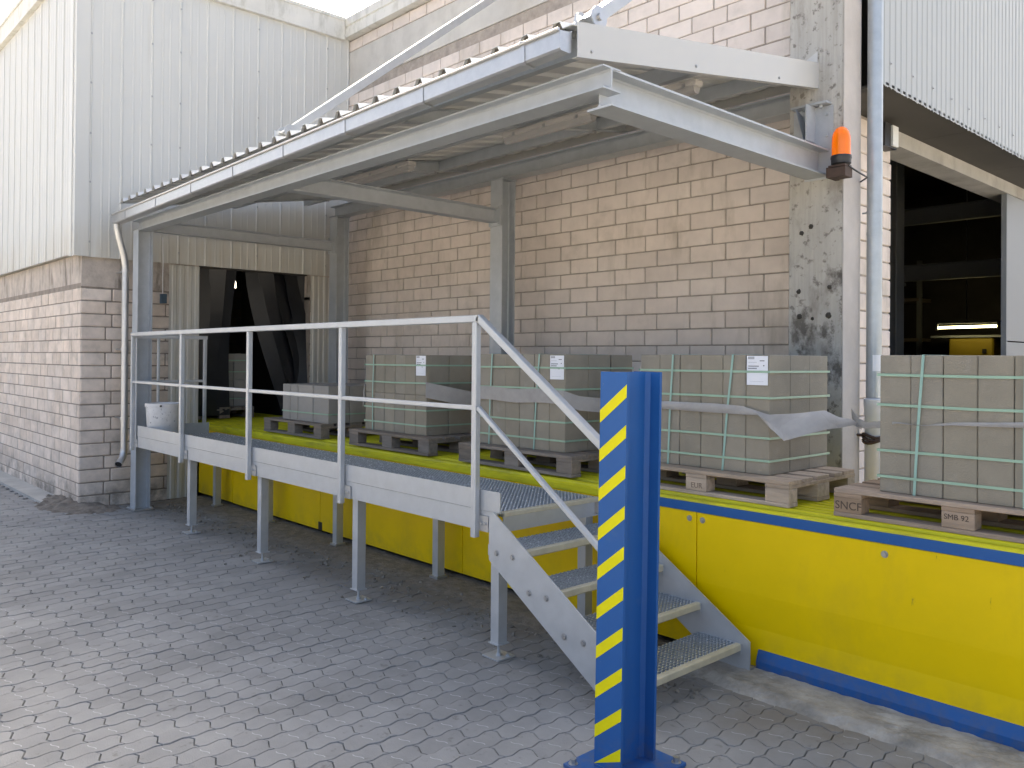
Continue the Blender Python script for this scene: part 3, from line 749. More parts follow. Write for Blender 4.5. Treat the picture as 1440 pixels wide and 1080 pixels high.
def text_part(txt, size, loc, parent, m, rot=(math.pi/2, 0, 0)):
    cu = bpy.data.curves.new('stamp', 'FONT'); cu.body = txt; cu.size = size; cu.extrude = 0.0006
    tmp = bpy.data.objects.new('tmp', cu); COL.objects.link(tmp)
    me = bpy.data.meshes.new_from_object(tmp.evaluated_get(bpy.context.evaluated_depsgraph_get()))
    bpy.data.objects.remove(tmp); me.materials.clear(); me.materials.append(m)
    o = bpy.data.objects.new('stamp', me); COL.objects.link(o); o.parent = parent
    g_ = ORG[parent.name]; o.location = (loc[0]-g_[0], loc[1]-g_[1], loc[2]-g_[2]); o.rotation_euler = rot
    return o
def make_stack(x0, y0, nx, ny, h, label, zb=1.0425, pitch=0.155, dy=0.245, m=BLOCK, layers=1, straps=(0.08, 0.21, 0.44, 0.59), vs=(), lab=None, seed=1):
    t = thing('block_stack', (x0+nx*pitch/2, y0+ny*dy/2, zb), label, 'block stack', 'strapped stacks of grey concrete blocks')
    rg = random.Random(seed)
    shp = {}
    for l_ in range(layers):
        hh = h/layers
        if hh not in shp:
            b = MB().cbox(-pitch/2+.0018, pitch/2-.0018, -dy/2+.003, dy/2-.003, 0.0005, hh-.0008, .0035); shp[hh] = b.mesh('block', m)
        for i in range(nx):
            for j in range(ny):
                inst('block', shp[hh], (x0+(i+.5)*pitch+rg.gauss(0, .0006), y0+(j+.5)*dy+rg.gauss(0, .003), zb+l_*hh), t, (0, 0, rg.gauss(0, .003)))
    X1 = x0+nx*pitch; Y1 = y0+ny*dy; e = 0.006
    for f in straps:
        z = zb+f; mb = MB(); wv = (0, 0, 0.013)
        sag = rg.uniform(-.004, .004)
        P = [(x0-e, y0-e, z), ((x0+X1)/2, y0-e, z+sag), (X1+e, y0-e, z+.002), (X1+e, Y1+e, z), (x0-e, Y1+e, z), (x0-e, y0-e, z)]
        mb.ribbon(P[:3], wv, .0016); mb.ribbon(P[2:4], wv, .0016); mb.ribbon(P[3:5], wv, .0016); mb.ribbon(P[4:6], wv, .0016)
        mb.build('strap', STRAP, t)
    for (xa, xb) in vs:
        mb = MB(); wv = (0.013, 0, 0); zt = zb+h+.0015
        mb.ribbon([(xb, y0-.002, zb-.03), ((xa+xb)/2, y0-.011, zb+h*.5), (xa, y0-.009, zt)], wv, .0014)
        mb.ribbon([(xa, y0-.009, zt), (xa, Y1+.006, zt)], wv, .0014); mb.ribbon([(xa, Y1+.008, zt), (xb, Y1+.008, zb-.03)], wv, .0014)
        mb.build('tie_strap', STRAP2, t)
    if lab:
        lx, lz = lab; lw, lh = 0.135, 0.168; yl = y0-.0045
        lo = MB().box(lx, lx+lw, yl-.0006, yl, lz-lh, lz).build('paper_label', PAPER, t)
        pmb = MB(); q = lambda a, b, c, d: pmb.box(lx+a*lw, lx+b*lw, yl-.0012, yl-.0007, lz-d*lh, lz-c*lh)
        for i in range(7): q(.06+i*.045, .06+i*.045+.022, .03, .11)
        q(.62, .84, .15, .18); q(.08, .48, .215, .222)
        for i in range(12): q(.08+i*.042, .08+i*.042+.026, .33, .37); 
        for i in range(10): q(.07+i*.042, .07+i*.042+.028, .41, .45)
        q(.78, .84, .31, .35); q(.58, .78, .50, .507); q(.58, .72, .55, .57); q(.22, .28, .51, .53); q(.15, .8, .87, .874)
        pmb.build('print', PRINT, lo)
    return t
# five pallets from right to left (away from the gate)
PB = 0.898; ST = PB+0.1445; SH = 1.732-ST
pal = [(-2.025, 4.165, 'brown pallet stamped with dark letters beside the gate opening', WOODB),
       (-3.48, 4.17, 'pale pallet in front of the concrete column', WOOD),
       (-5.02, 4.095, 'grey weathered pallet beside the head of the steel stair', WOODD),
       (-6.60, 4.09, 'weathered pallet under the stack with a half-height joint', WOODD),
       (-8.36, 4.12, 'weathered pallet under the low half-height stack', WOODD),
       (-11.52, 4.15, 'dim pallet standing inside the store doorway', WOODD)]
PO = [make_pallet('pallet', a, b, c, d) for a, b, c, d in pal]
text_part('SNCF', 0.058, (-2.018, 4.1670, PB+0.040), PO[0], INK)
text_part('SMB 92', 0.036, (-1.487, 4.1670, PB+0.062), PO[0], INK)
text_part('EUR', 0.045, (-2.915, 4.1718, PB+0.040), PO[1], mat('faint_stamp', (0.20, 0.155, 0.12), 0.9))
make_stack(-1.818, 4.225, 6, 3, SH, 'tall brown-grey block stack nearest the gate opening', ST, dy=.243, vs=((-1.600, -1.645), (-1.16, -1.165)), seed=1, pitch=.1525)
make_stack(-3.395, 4.29, 6, 3, SH, 'tall block stack with paper label in front of the concrete column', ST, dy=.235, vs=((-2.70, -2.775), (-3.13, -3.17)), lab=(-2.61, 1.725), seed=2)
make_stack(-4.91, 4.20, 6, 3, SH, 'tall block stack with paper label beside the stair rail', ST, vs=((-4.74, -4.78), (-4.23, -4.29)), lab=(-4.125, 1.722), seed=3)
make_stack(-6.51, 4.20, 6, 3, SH-0.01, 'tall labelled block stack split by a joint at half height', ST, vs=((-6.36, -6.38),), lab=(-5.72, 1.715), layers=2, seed=4)
make_stack(-8.09, 4.20, 6, 3, 0.37, 'low block stack only half as high as its neighbours', ST, straps=(0.09,), seed=5, m=BLOCKB)
make_stack(-11.40, 4.24, 6, 3, SH, 'pale block stack half hidden by the strip curtain in the doorway', ST, straps=(.1, .22, .45, .6), layers=6, seed=6, m=BLOCKB)

# torn grey film wound along the stacks
fl = thing('film_strip', (-2.3, 4.3, 1.3), 'torn grey plastic film flapping between the two stacks by the column', 'film')
def band(pts, name='film', wv=None):
    o = MB().ribbon(pts, wv, .0012).build(name, FILM, fl, smooth=True)
def sheet(top, bot, n=5):
    """creased film between an upper and a lower edge line"""
    V = []; F = []; rg = random.Random(8)
    def dens(L):
        o = []
        for a, b in zip(L[:-1], L[1:]):
            for k in range(3): o.append(Vector(a).lerp(Vector(b), k/3))
        return o+[Vector(L[-1])]
    A = dens(top); B = dens(bot)
    for a, b in zip(A, B):
        for k in range(n+1):
            t = k/n; p = a.lerp(b, t); w_ = (a-b).length
            V.append(p+Vector((0, -0.10*w_*math.sin(math.pi*t)+rg.gauss(0, .0015), rg.gauss(0, .0006))))
    for i in range(len(A)-1):
        for k in range(n):
            q = i*(n+1)+k; F.append((q, q+n+1, q+n+2, q+1))
    MB().add(V, F).build('film', FILM, fl, smooth=True)
sheet([(-3.40, 4.272, 1.435), (-3.211, 4.272, 1.437), (-2.842, 4.272, 1.44), (-2.622, 4.268, 1.434), (-2.54, 4.262, 1.413), (-2.443, 4.25, 1.395), (-2.322, 4.25, 1.405), (-2.223, 4.3, 1.42), (-2.171, 4.36, 1.429), (-2.119, 4.42, 1.39), (-2.077, 4.5, 1.377), (-2.051, 4.55, 1.345)],
      [(-3.40, 4.272, 1.39), (-3.211, 4.272, 1.387), (-2.842, 4.272, 1.384), (-2.622, 4.268, 1.384), (-2.518, 4.255, 1.386), (-2.4, 4.19, 1.32), (-2.296, 4.15, 1.264), (-2.201, 4.22, 1.302), (-2.141, 4.3, 1.328), (-2.1, 4.38, 1.335), (-2.067, 4.48, 1.348), (-2.047, 4.54, 1.322)])
sheet([(-2.135, 4.6, 1.43), (-2.062, 4.52, 1.385), (-1.962, 4.42, 1.373), (-1.846, 4.3, 1.393), (-1.718, 4.207, 1.398), (-1.59, 4.207, 1.392), (-1.461, 4.207, 1.414), (-1.164, 4.207, 1.432), (-0.9, 4.207, 1.43)],
      [(-2.127, 4.6, 1.37), (-2.062, 4.52, 1.338), (-1.97, 4.42, 1.338), (-1.846, 4.3, 1.356), (-1.718, 4.207, 1.391), (-1.59, 4.207, 1.388), (-1.461, 4.207, 1.4), (-1.164, 4.207, 1.407), (-0.9, 4.207, 1.40)])
f2 = thing('film_strip', (-4.4, 4.18, 1.3), 'grey film band wound round the stack beside the stair rail', 'film')
fl = f2
pts = [(-4.93+i*0.95/10, 4.185, 1.43+0.006*math.sin(i)) for i in range(11)]+[(-3.97+i*0.05, 4.19+i*0.09, 1.40-0.01*i) for i in range(1, 7)]
band(pts, wv=(0, 0, 0.10))
f3 = thing('film_strip', (-6, 4.18, 1.3), 'grey film band wound round the half-jointed stack', 'film')
fl = f3
pts = [(-5.575+i*0.03, 4.19+i*0.05, 1.43-0.012*i) for i in range(0, 12)]
band(pts, wv=(0, 0, 0.13))
pts = [(-6.70+i*0.018, 4.30-i*0.01, 1.30+0.008*i) for i in range(12)]
band(pts, wv=(0, 0, 0.15))

# ================================================================== WALKWAY PLATFORM
PZ = 0.824; PX0, PX1 = -9.26, -3.48; PYF, PYR = 3.12, 4.00
plat = thing('walkway_platform', (-6.4, 3.55, 0), 'galvanised steel walkway platform with grating on adjustable legs', 'platform')
def channel(x0, x1, y, z0, z1, s):
    f = 0.05*s
    return MB().prism([(0, 0), (f, 0), (f, .008), (.006*s, .008), (.006*s, z1-z0-.008), (f, z1-z0-.008), (f, z1-z0), (0, z1-z0)], (x0, y, z0), (0, 1, 0), (0, 0, 1), (x1-x0, 0, 0))
channel(PX0, PX1, PYF, 0.712, 0.828, 1).build('edge_beam', GALVW, plat)
channel(PX0, PX1, PYR, 0.712, 0.822, -1).build('edge_beam', GALVW, plat)
Bx(PX0, PX0+0.006, PYF+.052, PYR-.052, 0.715, 0.82).build('end_beam', GALVW, plat)
Bx(PX1-0.006, PX1, PYF+.052, PYR-.052, 0.712, 0.80).build('end_beam', GALVW, plat)
Bx(PX0, PX1+0.03, PYF-0.003, PYF+0.004, 0.8305, 0.945).build('toe_board', GALVW, plat)
Bx(PX0-.006, PX0-.0005, PYF+0.006, PYR-.1, 0.80, 0.945).build('toe_board', GALVW, plat)
def grating(x0, x1, y0, y1, zt, h, px, py, nosing=True, name='grating', parent=None):
    mb = MB()
    n = max(1, round((x1-x0)/px)); m = max(1, round((y1-y0)/py))
    for i in range(n+1):
        x = x0+(x1-x0)*i/n; mb.box(x-.0015, x+.0015, y0, y1, zt-h, zt)
    for j in range(m+1):
        y = y0+(y1-y0)*j/m; mb.box(x0, x1, y-.0015, y+.0015, zt-h*0.55, zt-.0012)
    G = mb.build(name, GRATE, parent)
    nb = MB()
    for i in range(n+1):
        x = x0+(x1-x0)*i/n
        for j in range(m):
            y = y0+(y1-y0)*(j+.5)/m
            nb.add([(x-.0022, y-.006, zt), (x+.0022, y-.006, zt), (x+.0022, y+.006, zt), (x-.0022, y+.006, zt), (x, y-.004, zt+.0035), (x, y+.004, zt+.0035)], [(0, 1, 4), (1, 2, 5, 4), (2, 3, 5), (3, 0, 4, 5)])
    tag(nb.build('serration', SPARKLE, G), kind='stuff')
    return G
for k in range(6):
    a = PX0+.008+(PX1-PX0-.046)*k/6; b = PX0+.008+(PX1-PX0-.046)*(k+1)/6-.006
    grating(a, b, PYF+.056, PYR-.004, PZ, .028, .030, .032, parent=plat)
MB().cbox(PX1-.036, PX1+.002, PYF+.056, PYR-.004, PZ-.03, PZ+.002, .006).build('nosing', NOSE, plat)
for k, x in enumerate((-3.515, -4.98, -6.44, -7.92, -9.15)):
    for y, rear in ((PYF+.055, 0), (PYR-.06, 1)):
        xx = x if not rear else (-3.55, -5.06, -6.53, -7.87, -9.12)[k]
        if not rear and k == 4: continue
        lg = MB(); s_ = .033
        top = .712
        # open channel leg
        lg.prism([(-s_, -s_), (s_, -s_), (s_, s_), (s_-.018, s_), (s_-.018, s_-.004), (s_-.004, s_-.004), (s_-.004, -s_+.004), (-s_+.004, -s_+.004), (-s_+.004, s_-.004), (-s_+.018, s_-.004), (-s_+.018, s_), (-s_, s_)],
                 (xx, y, .085 if not rear else .03), (1, 0, 0), (0, 1, 0), (0, 0, top-(.085 if not rear else .03)))
        L = lg.build('leg', GALVW, plat)
        if not rear:
            ft = MB(); ft.box(xx-.043, xx+.043, y-.043, y+.043, .079, .085); ft.cyl((xx, y, .012), (xx, y, .085), .009, 8); ft.cyl((xx, y, .012), (xx, y, .024), .016, 6)
            ft.box(xx-.07, xx+.07, y-.065, y+.065, .004, .012); bolt(ft, (xx+.045, y+.03, .012), (0, 0, 1), .010, .012)
            ft.build('foot', GALVW, L)
        else: Bx(xx-.05, xx+.05, y-.05, y+.05, .012, .03).build('foot', GALVB, L)
# ---- railing
rail = thing('guard_railing', (-6.4, 3.09, 0.7), 'galvanised square-tube guard railing along the walkway and down the stair', 'railing')
RY = 3.092; hs = .020
def sq(p0, p1, s=.02, name='rail', parent=None, m=GALVW, s2=None):
    p0 = Vector(p0); p1 = Vector(p1); d = (p1-p0).normalized(); s2 = s2 or s
    u = Vector((0, 1, 0)) if abs(d.y) < .9 else Vector((1, 0, 0))
    v = d.cross(u).normalized(); c = .0045
    pf_ = [(-s+c, -s2), (s-c, -s2), (s, -s2+c), (s, s2-c), (s-c, s2), (-s+c, s2), (-s, s2-c), (-s, -s2+c)]
    return MB().prism(pf_, p0, u, v, p1-p0).build(name, m, parent)
RT, RM = 1.925, 1.413
PXS = [-9.35, -7.985, -6.545, -5.09, -3.635]
for k, x in enumerate(PXS):
    p = sq((x, RY, 0.675), (x, RY, RT-.021), .02, 'post', rail)
    br = MB(); br.box(x+.0205, x+.095, PYF-.012, PYF-.0035, .712, .80)
    if k == 0: br.box(x+.02, PX0, PYF-.0034, PYF+.004, .715, .795)
    for bx in (x+.042, x+.072): bolt(br, (bx, PYF-.012, .757), (0, -1, 0), .009, .008)
    br.build('bracket', GALVB, p)
sq((-9.37, RY, RT), (-3.60, RY, RT), .021, 'top_rail', rail)
for a, b in zip(PXS[:-1], PXS[1:]): sq((a+.021, RY, RM), (b-.021, RY, RM), .014, 'mid_rail', rail)
SL = -0.64
dx = 1.16
sq((-3.612, RY, RT+.006), (-3.612+dx, RY, RT+.006-.70*dx), .021, 'stair_rail', rail)
sq((-3.61, RY, RM), (-3.61+dx, RY, RM-.70*dx), .014, 'stair_rail', rail)
sq((-2.50, RY, 0.20), (-2.50, RY, 1.12), .02, 'post', rail)
# end rail at the far end
sq((-9.35, RY+.021, RT-.02), (-9.35, 3.90, RT-.02), .02, 'end_rail', rail)
sq((-9.35, RY+.021, RM), (-9.35, 3.862, RM), .014, 'end_rail', rail)
sq((-9.35, 3.88, .80), (-9.35, 3.88, RT-.041), .018, 'post', rail)
sq((-9.35, 3.36, .80), (-9.35, 3.36, RT-.041), .014, 'post', rail)

# ---- stair
st = thing('steel_stair', (-2.95, 3.55, 0), 'galvanised steel stair with grating treads at the end of the walkway', 'stair')
NX = [-3.222, -2.963, -2.704, -2.445]; NZ = [0.660, 0.495, 0.330, 0.165]
def stringer(y0, y1):
    P = [(-3.475, 0.825), (-3.44, 0.845), (-2.40, 0.185), (-2.40, 0.02), (-2.47, 0.0), (-2.55, 0.0), (-3.47, 0.575), (-3.475, 0.58)]
    return MB().prism([(a, b) for a, b in P], (0, y0, 0), (1, 0, 0), (0, 0, 1), (0, y1-y0, 0))
sA = stringer(3.060, 3.068).build('stringer', GALVW, st)
sB = stringer(3.985, 3.993).build('stringer', GALVW, st)
b1 = MB()
for x, z in zip(NX, NZ):
    for dx_ in (-.06, -.19): bolt(b1, (x+dx_, 3.060, z-.035), (0, -1, 0), .012, .009)
b1.build('bolt', BOLT, sA)
for x, z in zip(NX, NZ):
    tr = MB(); tr.box(x-.27, x-.005, 3.069, 3.074, z-.06, z); tr.box(x-.27, x-.005, 3.979, 3.984, z-.06, z)
    T = tr.build('tread', GALVW, st)
    grating(x-.27, x-.036, 3.076, 3.977, z, .03, .022, .032, name='tread_grating', parent=T)
    MB().cbox(x-.035, x, 3.076, 3.977, z-.038, z+.003, .006).build('tread_nosing', NOSE, T)
ft = MB(); ft.box(-2.56, -2.40, 3.040, 3.0595, 0.004, .012); ft.box(-2.56, -2.40, 3.9935, 4.03, 0.036, .044); ft.build('foot_plate', GALVB, st)
rl = MB(); rl.hsec((-3.10, 3.93, 0.02), (-3.10, 3.93, .52), .07, .07, .006, .006, (0, 1, 0), .003); rl.build('support_leg', GALVW, st)

# ================================================================== CANOPY
can = thing('steel_canopy', (-6.2, 4.5, 0), 'galvanised steel loading canopy with trapezoidal sheet roof', 'canopy')
def zr(y): return 3.392+0.1645*(y-3.1)
BZ = 3.07
# columns
cf = MB().hsec((-9.50, 3.235, 0.02), (-9.50, 3.235, BZ), .16, .16, .008, .010, (0, 1, 0)).build('column', GALV, can)
bp = MB(); bp.box(-9.62, -9.38, 3.125, 3.345, .004, .02)
for sx in (-1, 1):
    for sy_ in (-1, 1): bolt(bp, (-9.5+sx*.095, 3.235+sy_*.09, .02), (0, 0, 1), .012, .014)
bp.build('base_plate', GALVB, cf)
for x in (-9.48, -6.30):
    c_ = MB().hsec((x, 5.70, 0.0), (x, 5.70, 3.515), .18, .18, .009, .012, (0, 1, 0)).build('column', GALV, can)
    Bx(x-.10, x+.10, 5.60, 5.80, 3.5155, 3.5275).build('head_plate', GALV, c_)
# front beam, rear beam
MB().hsec((-9.62, 3.235, BZ+.0605), (-2.755, 3.235, BZ+.0605), .12, .14, .008, .009, (0, 0, 1)).build('front_beam', GALV, can)
MB().hsec((-9.62, 5.72, 3.60), (-2.86, 5.72, 3.60), .14, .15, .008, .010, (0, 0, 1)).build('rear_beam', GALV, can)
# tie beams
MB().hsec((-9.48, 3.305, 3.135), (-9.48, 5.607, 3.135), .12, .12, .007, .008, (0, 0, 1)).build('tie_beam', GALV, can)
MB().hsec((-6.30, 3.31, 3.145), (-6.30, 5.607, 3.145), .14, .12, .007, .008, (0, 0, 1)).build('tie_beam', GALV, can)
MB().hsec((-2.845, 3.242, 3.092), (-2.845, 5.585, 3.092), .19, .17, .009, .012, (0, 0, 1)).build('tie_beam', GALV, can)
# end plates of the ties
for (a, b, c, d, bl) in ((-6.39, -6.21, 3.04, 3.25, [(-6.36, 3.06), (-6.24, 3.06), (-6.36, 3.23), (-6.24, 3.23)]), (-9.57, -9.39, 3.04, 3.25, [(-9.54, 3.05), (-9.42, 3.05), (-9.54, 3.22), (-9.42, 3.22)]), (-2.945, -2.70, 2.985, 3.215, [(-2.725, 3.02), (-2.725, 3.16)])):
    ep = Bx(a, b, 5.5865, 5.5985 if a > -3 else 5.6085, c, d)
    for bx, bz in bl: bolt(ep, (bx, 5.5865, bz), (0, -1, 0), .011, .012)
    ep.build('end_plate', GALV, can)
# bracket of the rear beam on the concrete column
bk = MB(); bk.box(-3.03, -2.735, 5.588, 5.5985, 3.19, 3.50); bk.box(-3.02, -2.75, 5.52, 5.60, 3.505, 3.52)
bk.box(-2.875, -2.865, 5.46, 5.59, 3.25, 3.505)
bk.add([(-2.96, 5.588, 3.46), (-2.96, 5.47, 3.50), (-2.89, 5.47, 3.25), (-2.89, 5.588, 3.22)], [(0, 1, 2, 3)])
for bx, bz in ((-2.99, 3.43), (-2.99, 3.26), (-2.78, 3.44), (-2.78, 3.29)): bolt(bk, (bx, 5.588, bz), (0, -1, 0), .013, .016)
for bx in (-2.93, -2.81): bolt(bk, (bx, 5.56, 3.505), (0, 0, -1), .012, .02)
bk.build('wall_bracket', GALV, can)
# purlins (C sections) and rafters
def purlin(y, h, x0=-9.7, x1=-2.90):
    zt = zr(y)-.004; t = .003
    return MB().prism([(0, 0), (.05, 0), (.05, .016), (.05-t, .016), (.05-t, t), (t, t), (t, h-t), (.05-t, h-t), (.05-t, h-.016), (.05, h-.016), (.05, h), (0, h)], (x0, y, zt-h), (0, 1, 0), (0, 0, 1), (x1-x0, 0, 0))
purlin(3.24, .10).build('purlin', GALV, can); purlin(4.34, .10).build('purlin', GALV, can); purlin(5.30, .10).build('purlin', GALV, can)
for x in (-9.05, -6.86, -4.68):
    a = Vector((x, 3.32, zr(3.32)-.065)); b = Vector((x, 5.68, zr(5.68)-.065))
    R0 = MB().hsec(a, b, .10, .07, .006, .006, (0, 0, 1), .004).build('rafter', GALV, can)
    q = MB()
    for dy_ in (0, .03): bolt(q, (x+.02, 5.24+dy_, zr(5.24)-.118), (0, 0, -1), .010, .02)
    q.build('rafter_bolt', BOLT, R0)
cl_ = MB()
for x in (-8.7, -7.0, -5.3, -3.1):
    cl_.box(x-.05, x+.05, 3.20, 3.245, BZ+.1215, BZ+.1335)
    for a in (-.028, .028): bolt(cl_, (x+a, 3.20, BZ+.127), (0, -1, 0), .011, .014)
cl_.build('beam_clip', GALVB, can)
# trapezoidal roof sheets
PITCH_R = 0.2376
def roof_sheet(x0, n):
    V = []; F = []; pr_ = []
    for i in range(n):
        u = x0+i*PITCH_R
        pr_ += [(u, 0), (u+.085, 0), (u+.108, .042), (u+.150, .042), (u+.173, 0)]
    pr_.append((x0+n*PITCH_R, 0)); m = len(pr_); y0, y1 = 3.045, 6.02
    for dz_ in (0.0, 0.0025):
        for y in (y0, y1): V += [(u, y, zr(y)+d+dz_) for u, d in pr_]
    for i in range(m-1):
        F += [(i+1, i, m+i, m+i+1), (2*m+i, 2*m+i+1, 3*m+i+1, 3*m+i), (i, i+1, 2*m+i+1, 2*m+i), (m+i+1, m+i, 3*m+i, 3*m+i+1)]
    F += [(0, m, 3*m, 2*m), (m-1, 3*m-1, 4*m-1, 2*m-1)]
    return MB().add(V, F)
xr = -2.860-29*PITCH_R
for k, n in enumerate((5, 5, 5, 5, 5, 4)):
    roof_sheet(xr, n).build('roof_sheet', ROOFM, can); xr += n*PITCH_R
xr = -2.860-29*PITCH_R
FOAM = mat('filler_foam', (0.10, 0.09, 0.08), 0.9)
fme = MB().prism([(.090, 0), (.110, .0405), (.148, .0405), (.168, 0)], (0, 0, 0), (1, 0, 0), (0, 0, 1), (0, .012, 0.002)).mesh('rib_filler', FOAM)
for i in range(29): inst('rib_filler', fme, (xr+i*PITCH_R, 3.065, zr(3.065)-.0005), can)
# fascia at the free end
MB().prism([(3.075, 3.225), (6.03, 3.712), (6.03, 3.895), (3.075, 3.405)], (-2.852, 0, 0), (0, 1, 0), (0, 0, 1), (.006, 0, 0)).build('fascia', WHITEP, can)
MB().prism([(3.075, 3.225), (6.03, 3.712), (6.03, 3.716), (3.075, 3.229)], (-2.885, 0, 0), (0, 1, 0), (0, 0, 1), (.033, 0, 0)).build('fascia_return', WHITEP, can)
MB().prism([(0, 0), (0.006, 0), (0.006, 0.10), (0, 0.10)], (-9.7, 5.985, 3.80), (0, 1, 0), (0, 0, 1), (6.62, 0, 0)).build('wall_flashing', WHITEP, can)
MB().add([(-3.06, 5.592, 3.72), (-2.853, 5.592, 3.72), (-2.853, 5.592, 3.905), (-3.06, 5.592, 3.80)], [(0, 1, 2, 3)]).build('flashing_end', WHITEP, can)
fs = MB()
for y in (3.18, 4.1, 5.05, 5.85): bolt(fs, (-2.846, y, 3.26+0.1648*(y-3.075)), (1, 0, 0), .007, .007)
fs.build('fascia_screw', BOLT, can)
# raking tension struts up to the wall
def strut(x, ya, za, yb, zb_):
    o = sq((x, ya, za), (x, yb, zb_), .055, 'raking_strut', can, GALVW, .055)
    d = (Vector((0, yb-ya, zb_-za))).normalized(); p = Vector((x, ya, za))+d*.03
    q = MB(); q.box(x-.006, x+.006, ya-.09, ya+.05, za-.16, za+.02)
    for sx in (-1, 1): q.cyl(p+Vector((sx*.0555, 0, 0)), p+Vector((sx*.066, 0, 0)), .06, 14)
    q.cyl(p-Vector((.08, 0, 0)), p+Vector((.08, 0, 0)), .020, 8)
    q.build('strut_fitting', GALVB, o)
strut(-6.45, 3.34, 3.575, 6.05, 5.745); strut(-2.95, 3.26, 3.48, 6.05, 5.62)
# gutter with brackets
gut = thing('roof_gutter', (-6.2, 3.0, 3.2), 'galvanised box gutter with rolled lip along the canopy eaves', 'gutter')
def gz(x): return 3.342+(x+2.9)*0.0147
GP = [(0.0, .005), (0.008, -.004), (.010, -.088), (.020, -.098), (.085, -.100), (.095, -.09), (.100, .02), (.098, .02), (.092, -.086), (.084, -.097), (.021, -.095), (.013, -.086), (.011, .0), (.004, .009)]
xa, xb = -9.72, -2.875
V = [(xa, 2.965+a, gz(xa)+b) for a, b in GP]+[(xb, 2.965+a, gz(xb)+b) for a, b in GP]; n = len(GP)
MB().add(V, [(i, (i+1) % n, n+(i+1) % n, n+i) for i in range(n)]).build('trough', GALVB, gut)
MB().tube([(xa, 2.965, gz(xa)+.004), (xb, 2.965, gz(xb)+.004)], .009, 10).build('lip', GALVB, gut)
for x_, s_ in ((xa, 1), (xb, -1)):
    MB().prism([(.008, 0), (.010, -.088), (.020, -.098), (.085, -.100), (.095, -.09), (.098, .012)], (x_, 2.965, gz(x_)), (0, 1, 0), (0, 0, 1), (.003*s_, 0, 0)).build('end_cap', GALVB, gut)
for k in range(8):
    x = -9.3+k*0.88
    if x > -2.95: break
    z = gz(x); h = MB()
    h.ribbon([(x, 2.955, z+.012), (x, 2.970, z-.002), (x, 2.972, z-.092), (x, 2.985, z-.1035), (x, 3.055, z-.1055)], (.028, 0, 0), .003)
    h.build('bracket', GALVB, gut)
# downpipe of the gutter
dp = thing('downpipe', (-9.68, 3.08, 0.5), 'thin shiny downpipe from the canopy gutter along the weathered brick corner', 'pipe')
PR = .036
MB().tube([(-9.66, 3.005, gz(-9.66)-.10), (-9.66, 3.01, 3.09), (-9.665, 3.03, 3.0), (-9.68, 3.09, 2.80), (-9.69, 3.11, 2.70), (-9.69, 3.112, 2.60), (-9.69, 3.118, 0.66)], PR, 14).build('pipe', GALVB, dp, smooth=True)
MB().tube([(-9.69, 3.118, .665), (-9.69, 3.116, .62), (-9.67, 3.10, .57), (-9.63, 3.065, .53), (-9.59, 3.03, .50)], PR*1.06, 14, caps=False).build('outlet', GALVB, dp, smooth=True)
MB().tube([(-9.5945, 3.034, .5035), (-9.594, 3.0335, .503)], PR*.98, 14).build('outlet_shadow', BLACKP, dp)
cj = MB()
for z in (2.62, 1.75, 0.98): cj.cyl((-9.69, 3.115, z), (-9.69, 3.115, z+.03), PR+.006, 14); cj.box(-9.99, -9.69, 3.11, 3.12, z+.005, z+.025)
cj.build('clamp', GALVB, dp)
# lamps under the canopy
for k, (x0_, lbl) in enumerate(((-3.62, 'long lamp housing under the canopy roof beside the white fascia'), (-4.86, 'long lamp housing under the canopy near the middle rafter'), (-7.35, 'long lamp housing deep under the canopy toward the store'))):
    L_ = .58 if k == 0 else .95 if k == 1 else 1.25
    y = 4.415; z = 3.435
    lm = thing('canopy_lamp', (x0_+L_/2, y, z), lbl, 'lamp', 'lamps under the canopy roof')
    MB().cbox(x0_, x0_+L_, y-.045, y+.045, z, z+.04, .008).build('housing', LAMPW, lm)
    MB().prism([(-.035, 0), (-.030, -.03), (-.015, -.045), (.015, -.045), (.030, -.03), (.035, 0)], (x0_+.02, y, z-.0005), (0, 1, 0), (0, 0, 1), (L_-.04, 0, 0)).build('diffuser', LAMPD, lm)
    q = MB()
    for f in (.15, .5, .85): q.box(x0_+L_*f-.012, x0_+L_*f+.012, y-.05, y-.0455, z-.006, z+.02)
    q.box(x0_+.1, x0_+.13, y-.04, y-.01, z+.04, 3.47); q.box(x0_+L_-.13, x0_+L_-.1, y-.04, y-.01, z+.04, 3.47)
    q.build('clip', BOLT, lm)

# beacon
bc = thing('warning_beacon', (-2.63, 5.52, 2.98), 'orange warning beacon on a black base at the concrete column', 'beacon')
cx, cy = -2.632, 5.50
MB().lathe((cx, cy, 3.10), [(.062, 0), (.062, .10), (.060, .135), (.052, .165), (.036, .19), (.015, .203), (.0, .206)], 24).build('lens', ORANGE, bc, smooth=True)
MB().cyl((cx, cy, 3.10), (cx, cy, 3.25), .022, 10).build('inner_lamp', BLACKP, bc)
MB().lathe((cx, cy, 3.04), [(0, 0), (.055, 0), (.066, .01), (.066, .035), (.07, .045), (.068, .064), (.0, .064)], 24).build('base', BLACKP, bc, smooth=True)
q = MB(); q.box(-2.70, cx+.05, cy-.05, cy+.05, 3.025, 3.039); q.box(-2.70, cx+.055, cy-.055, cy+.05, 2.955, 3.02); q.box(-2.72, -2.69, cy-.04, 5.5975, 2.96, 3.03)
q.build('bracket', BROWN, bc)
MB().tube([(cx+.05, cy, 3.03), (cx+.07, cy+.1, 3.0), (cx+.07, 5.75, 2.985), (-2.66, 5.86, 2.985)], .006, 6).build('cable', BLACKP, bc)

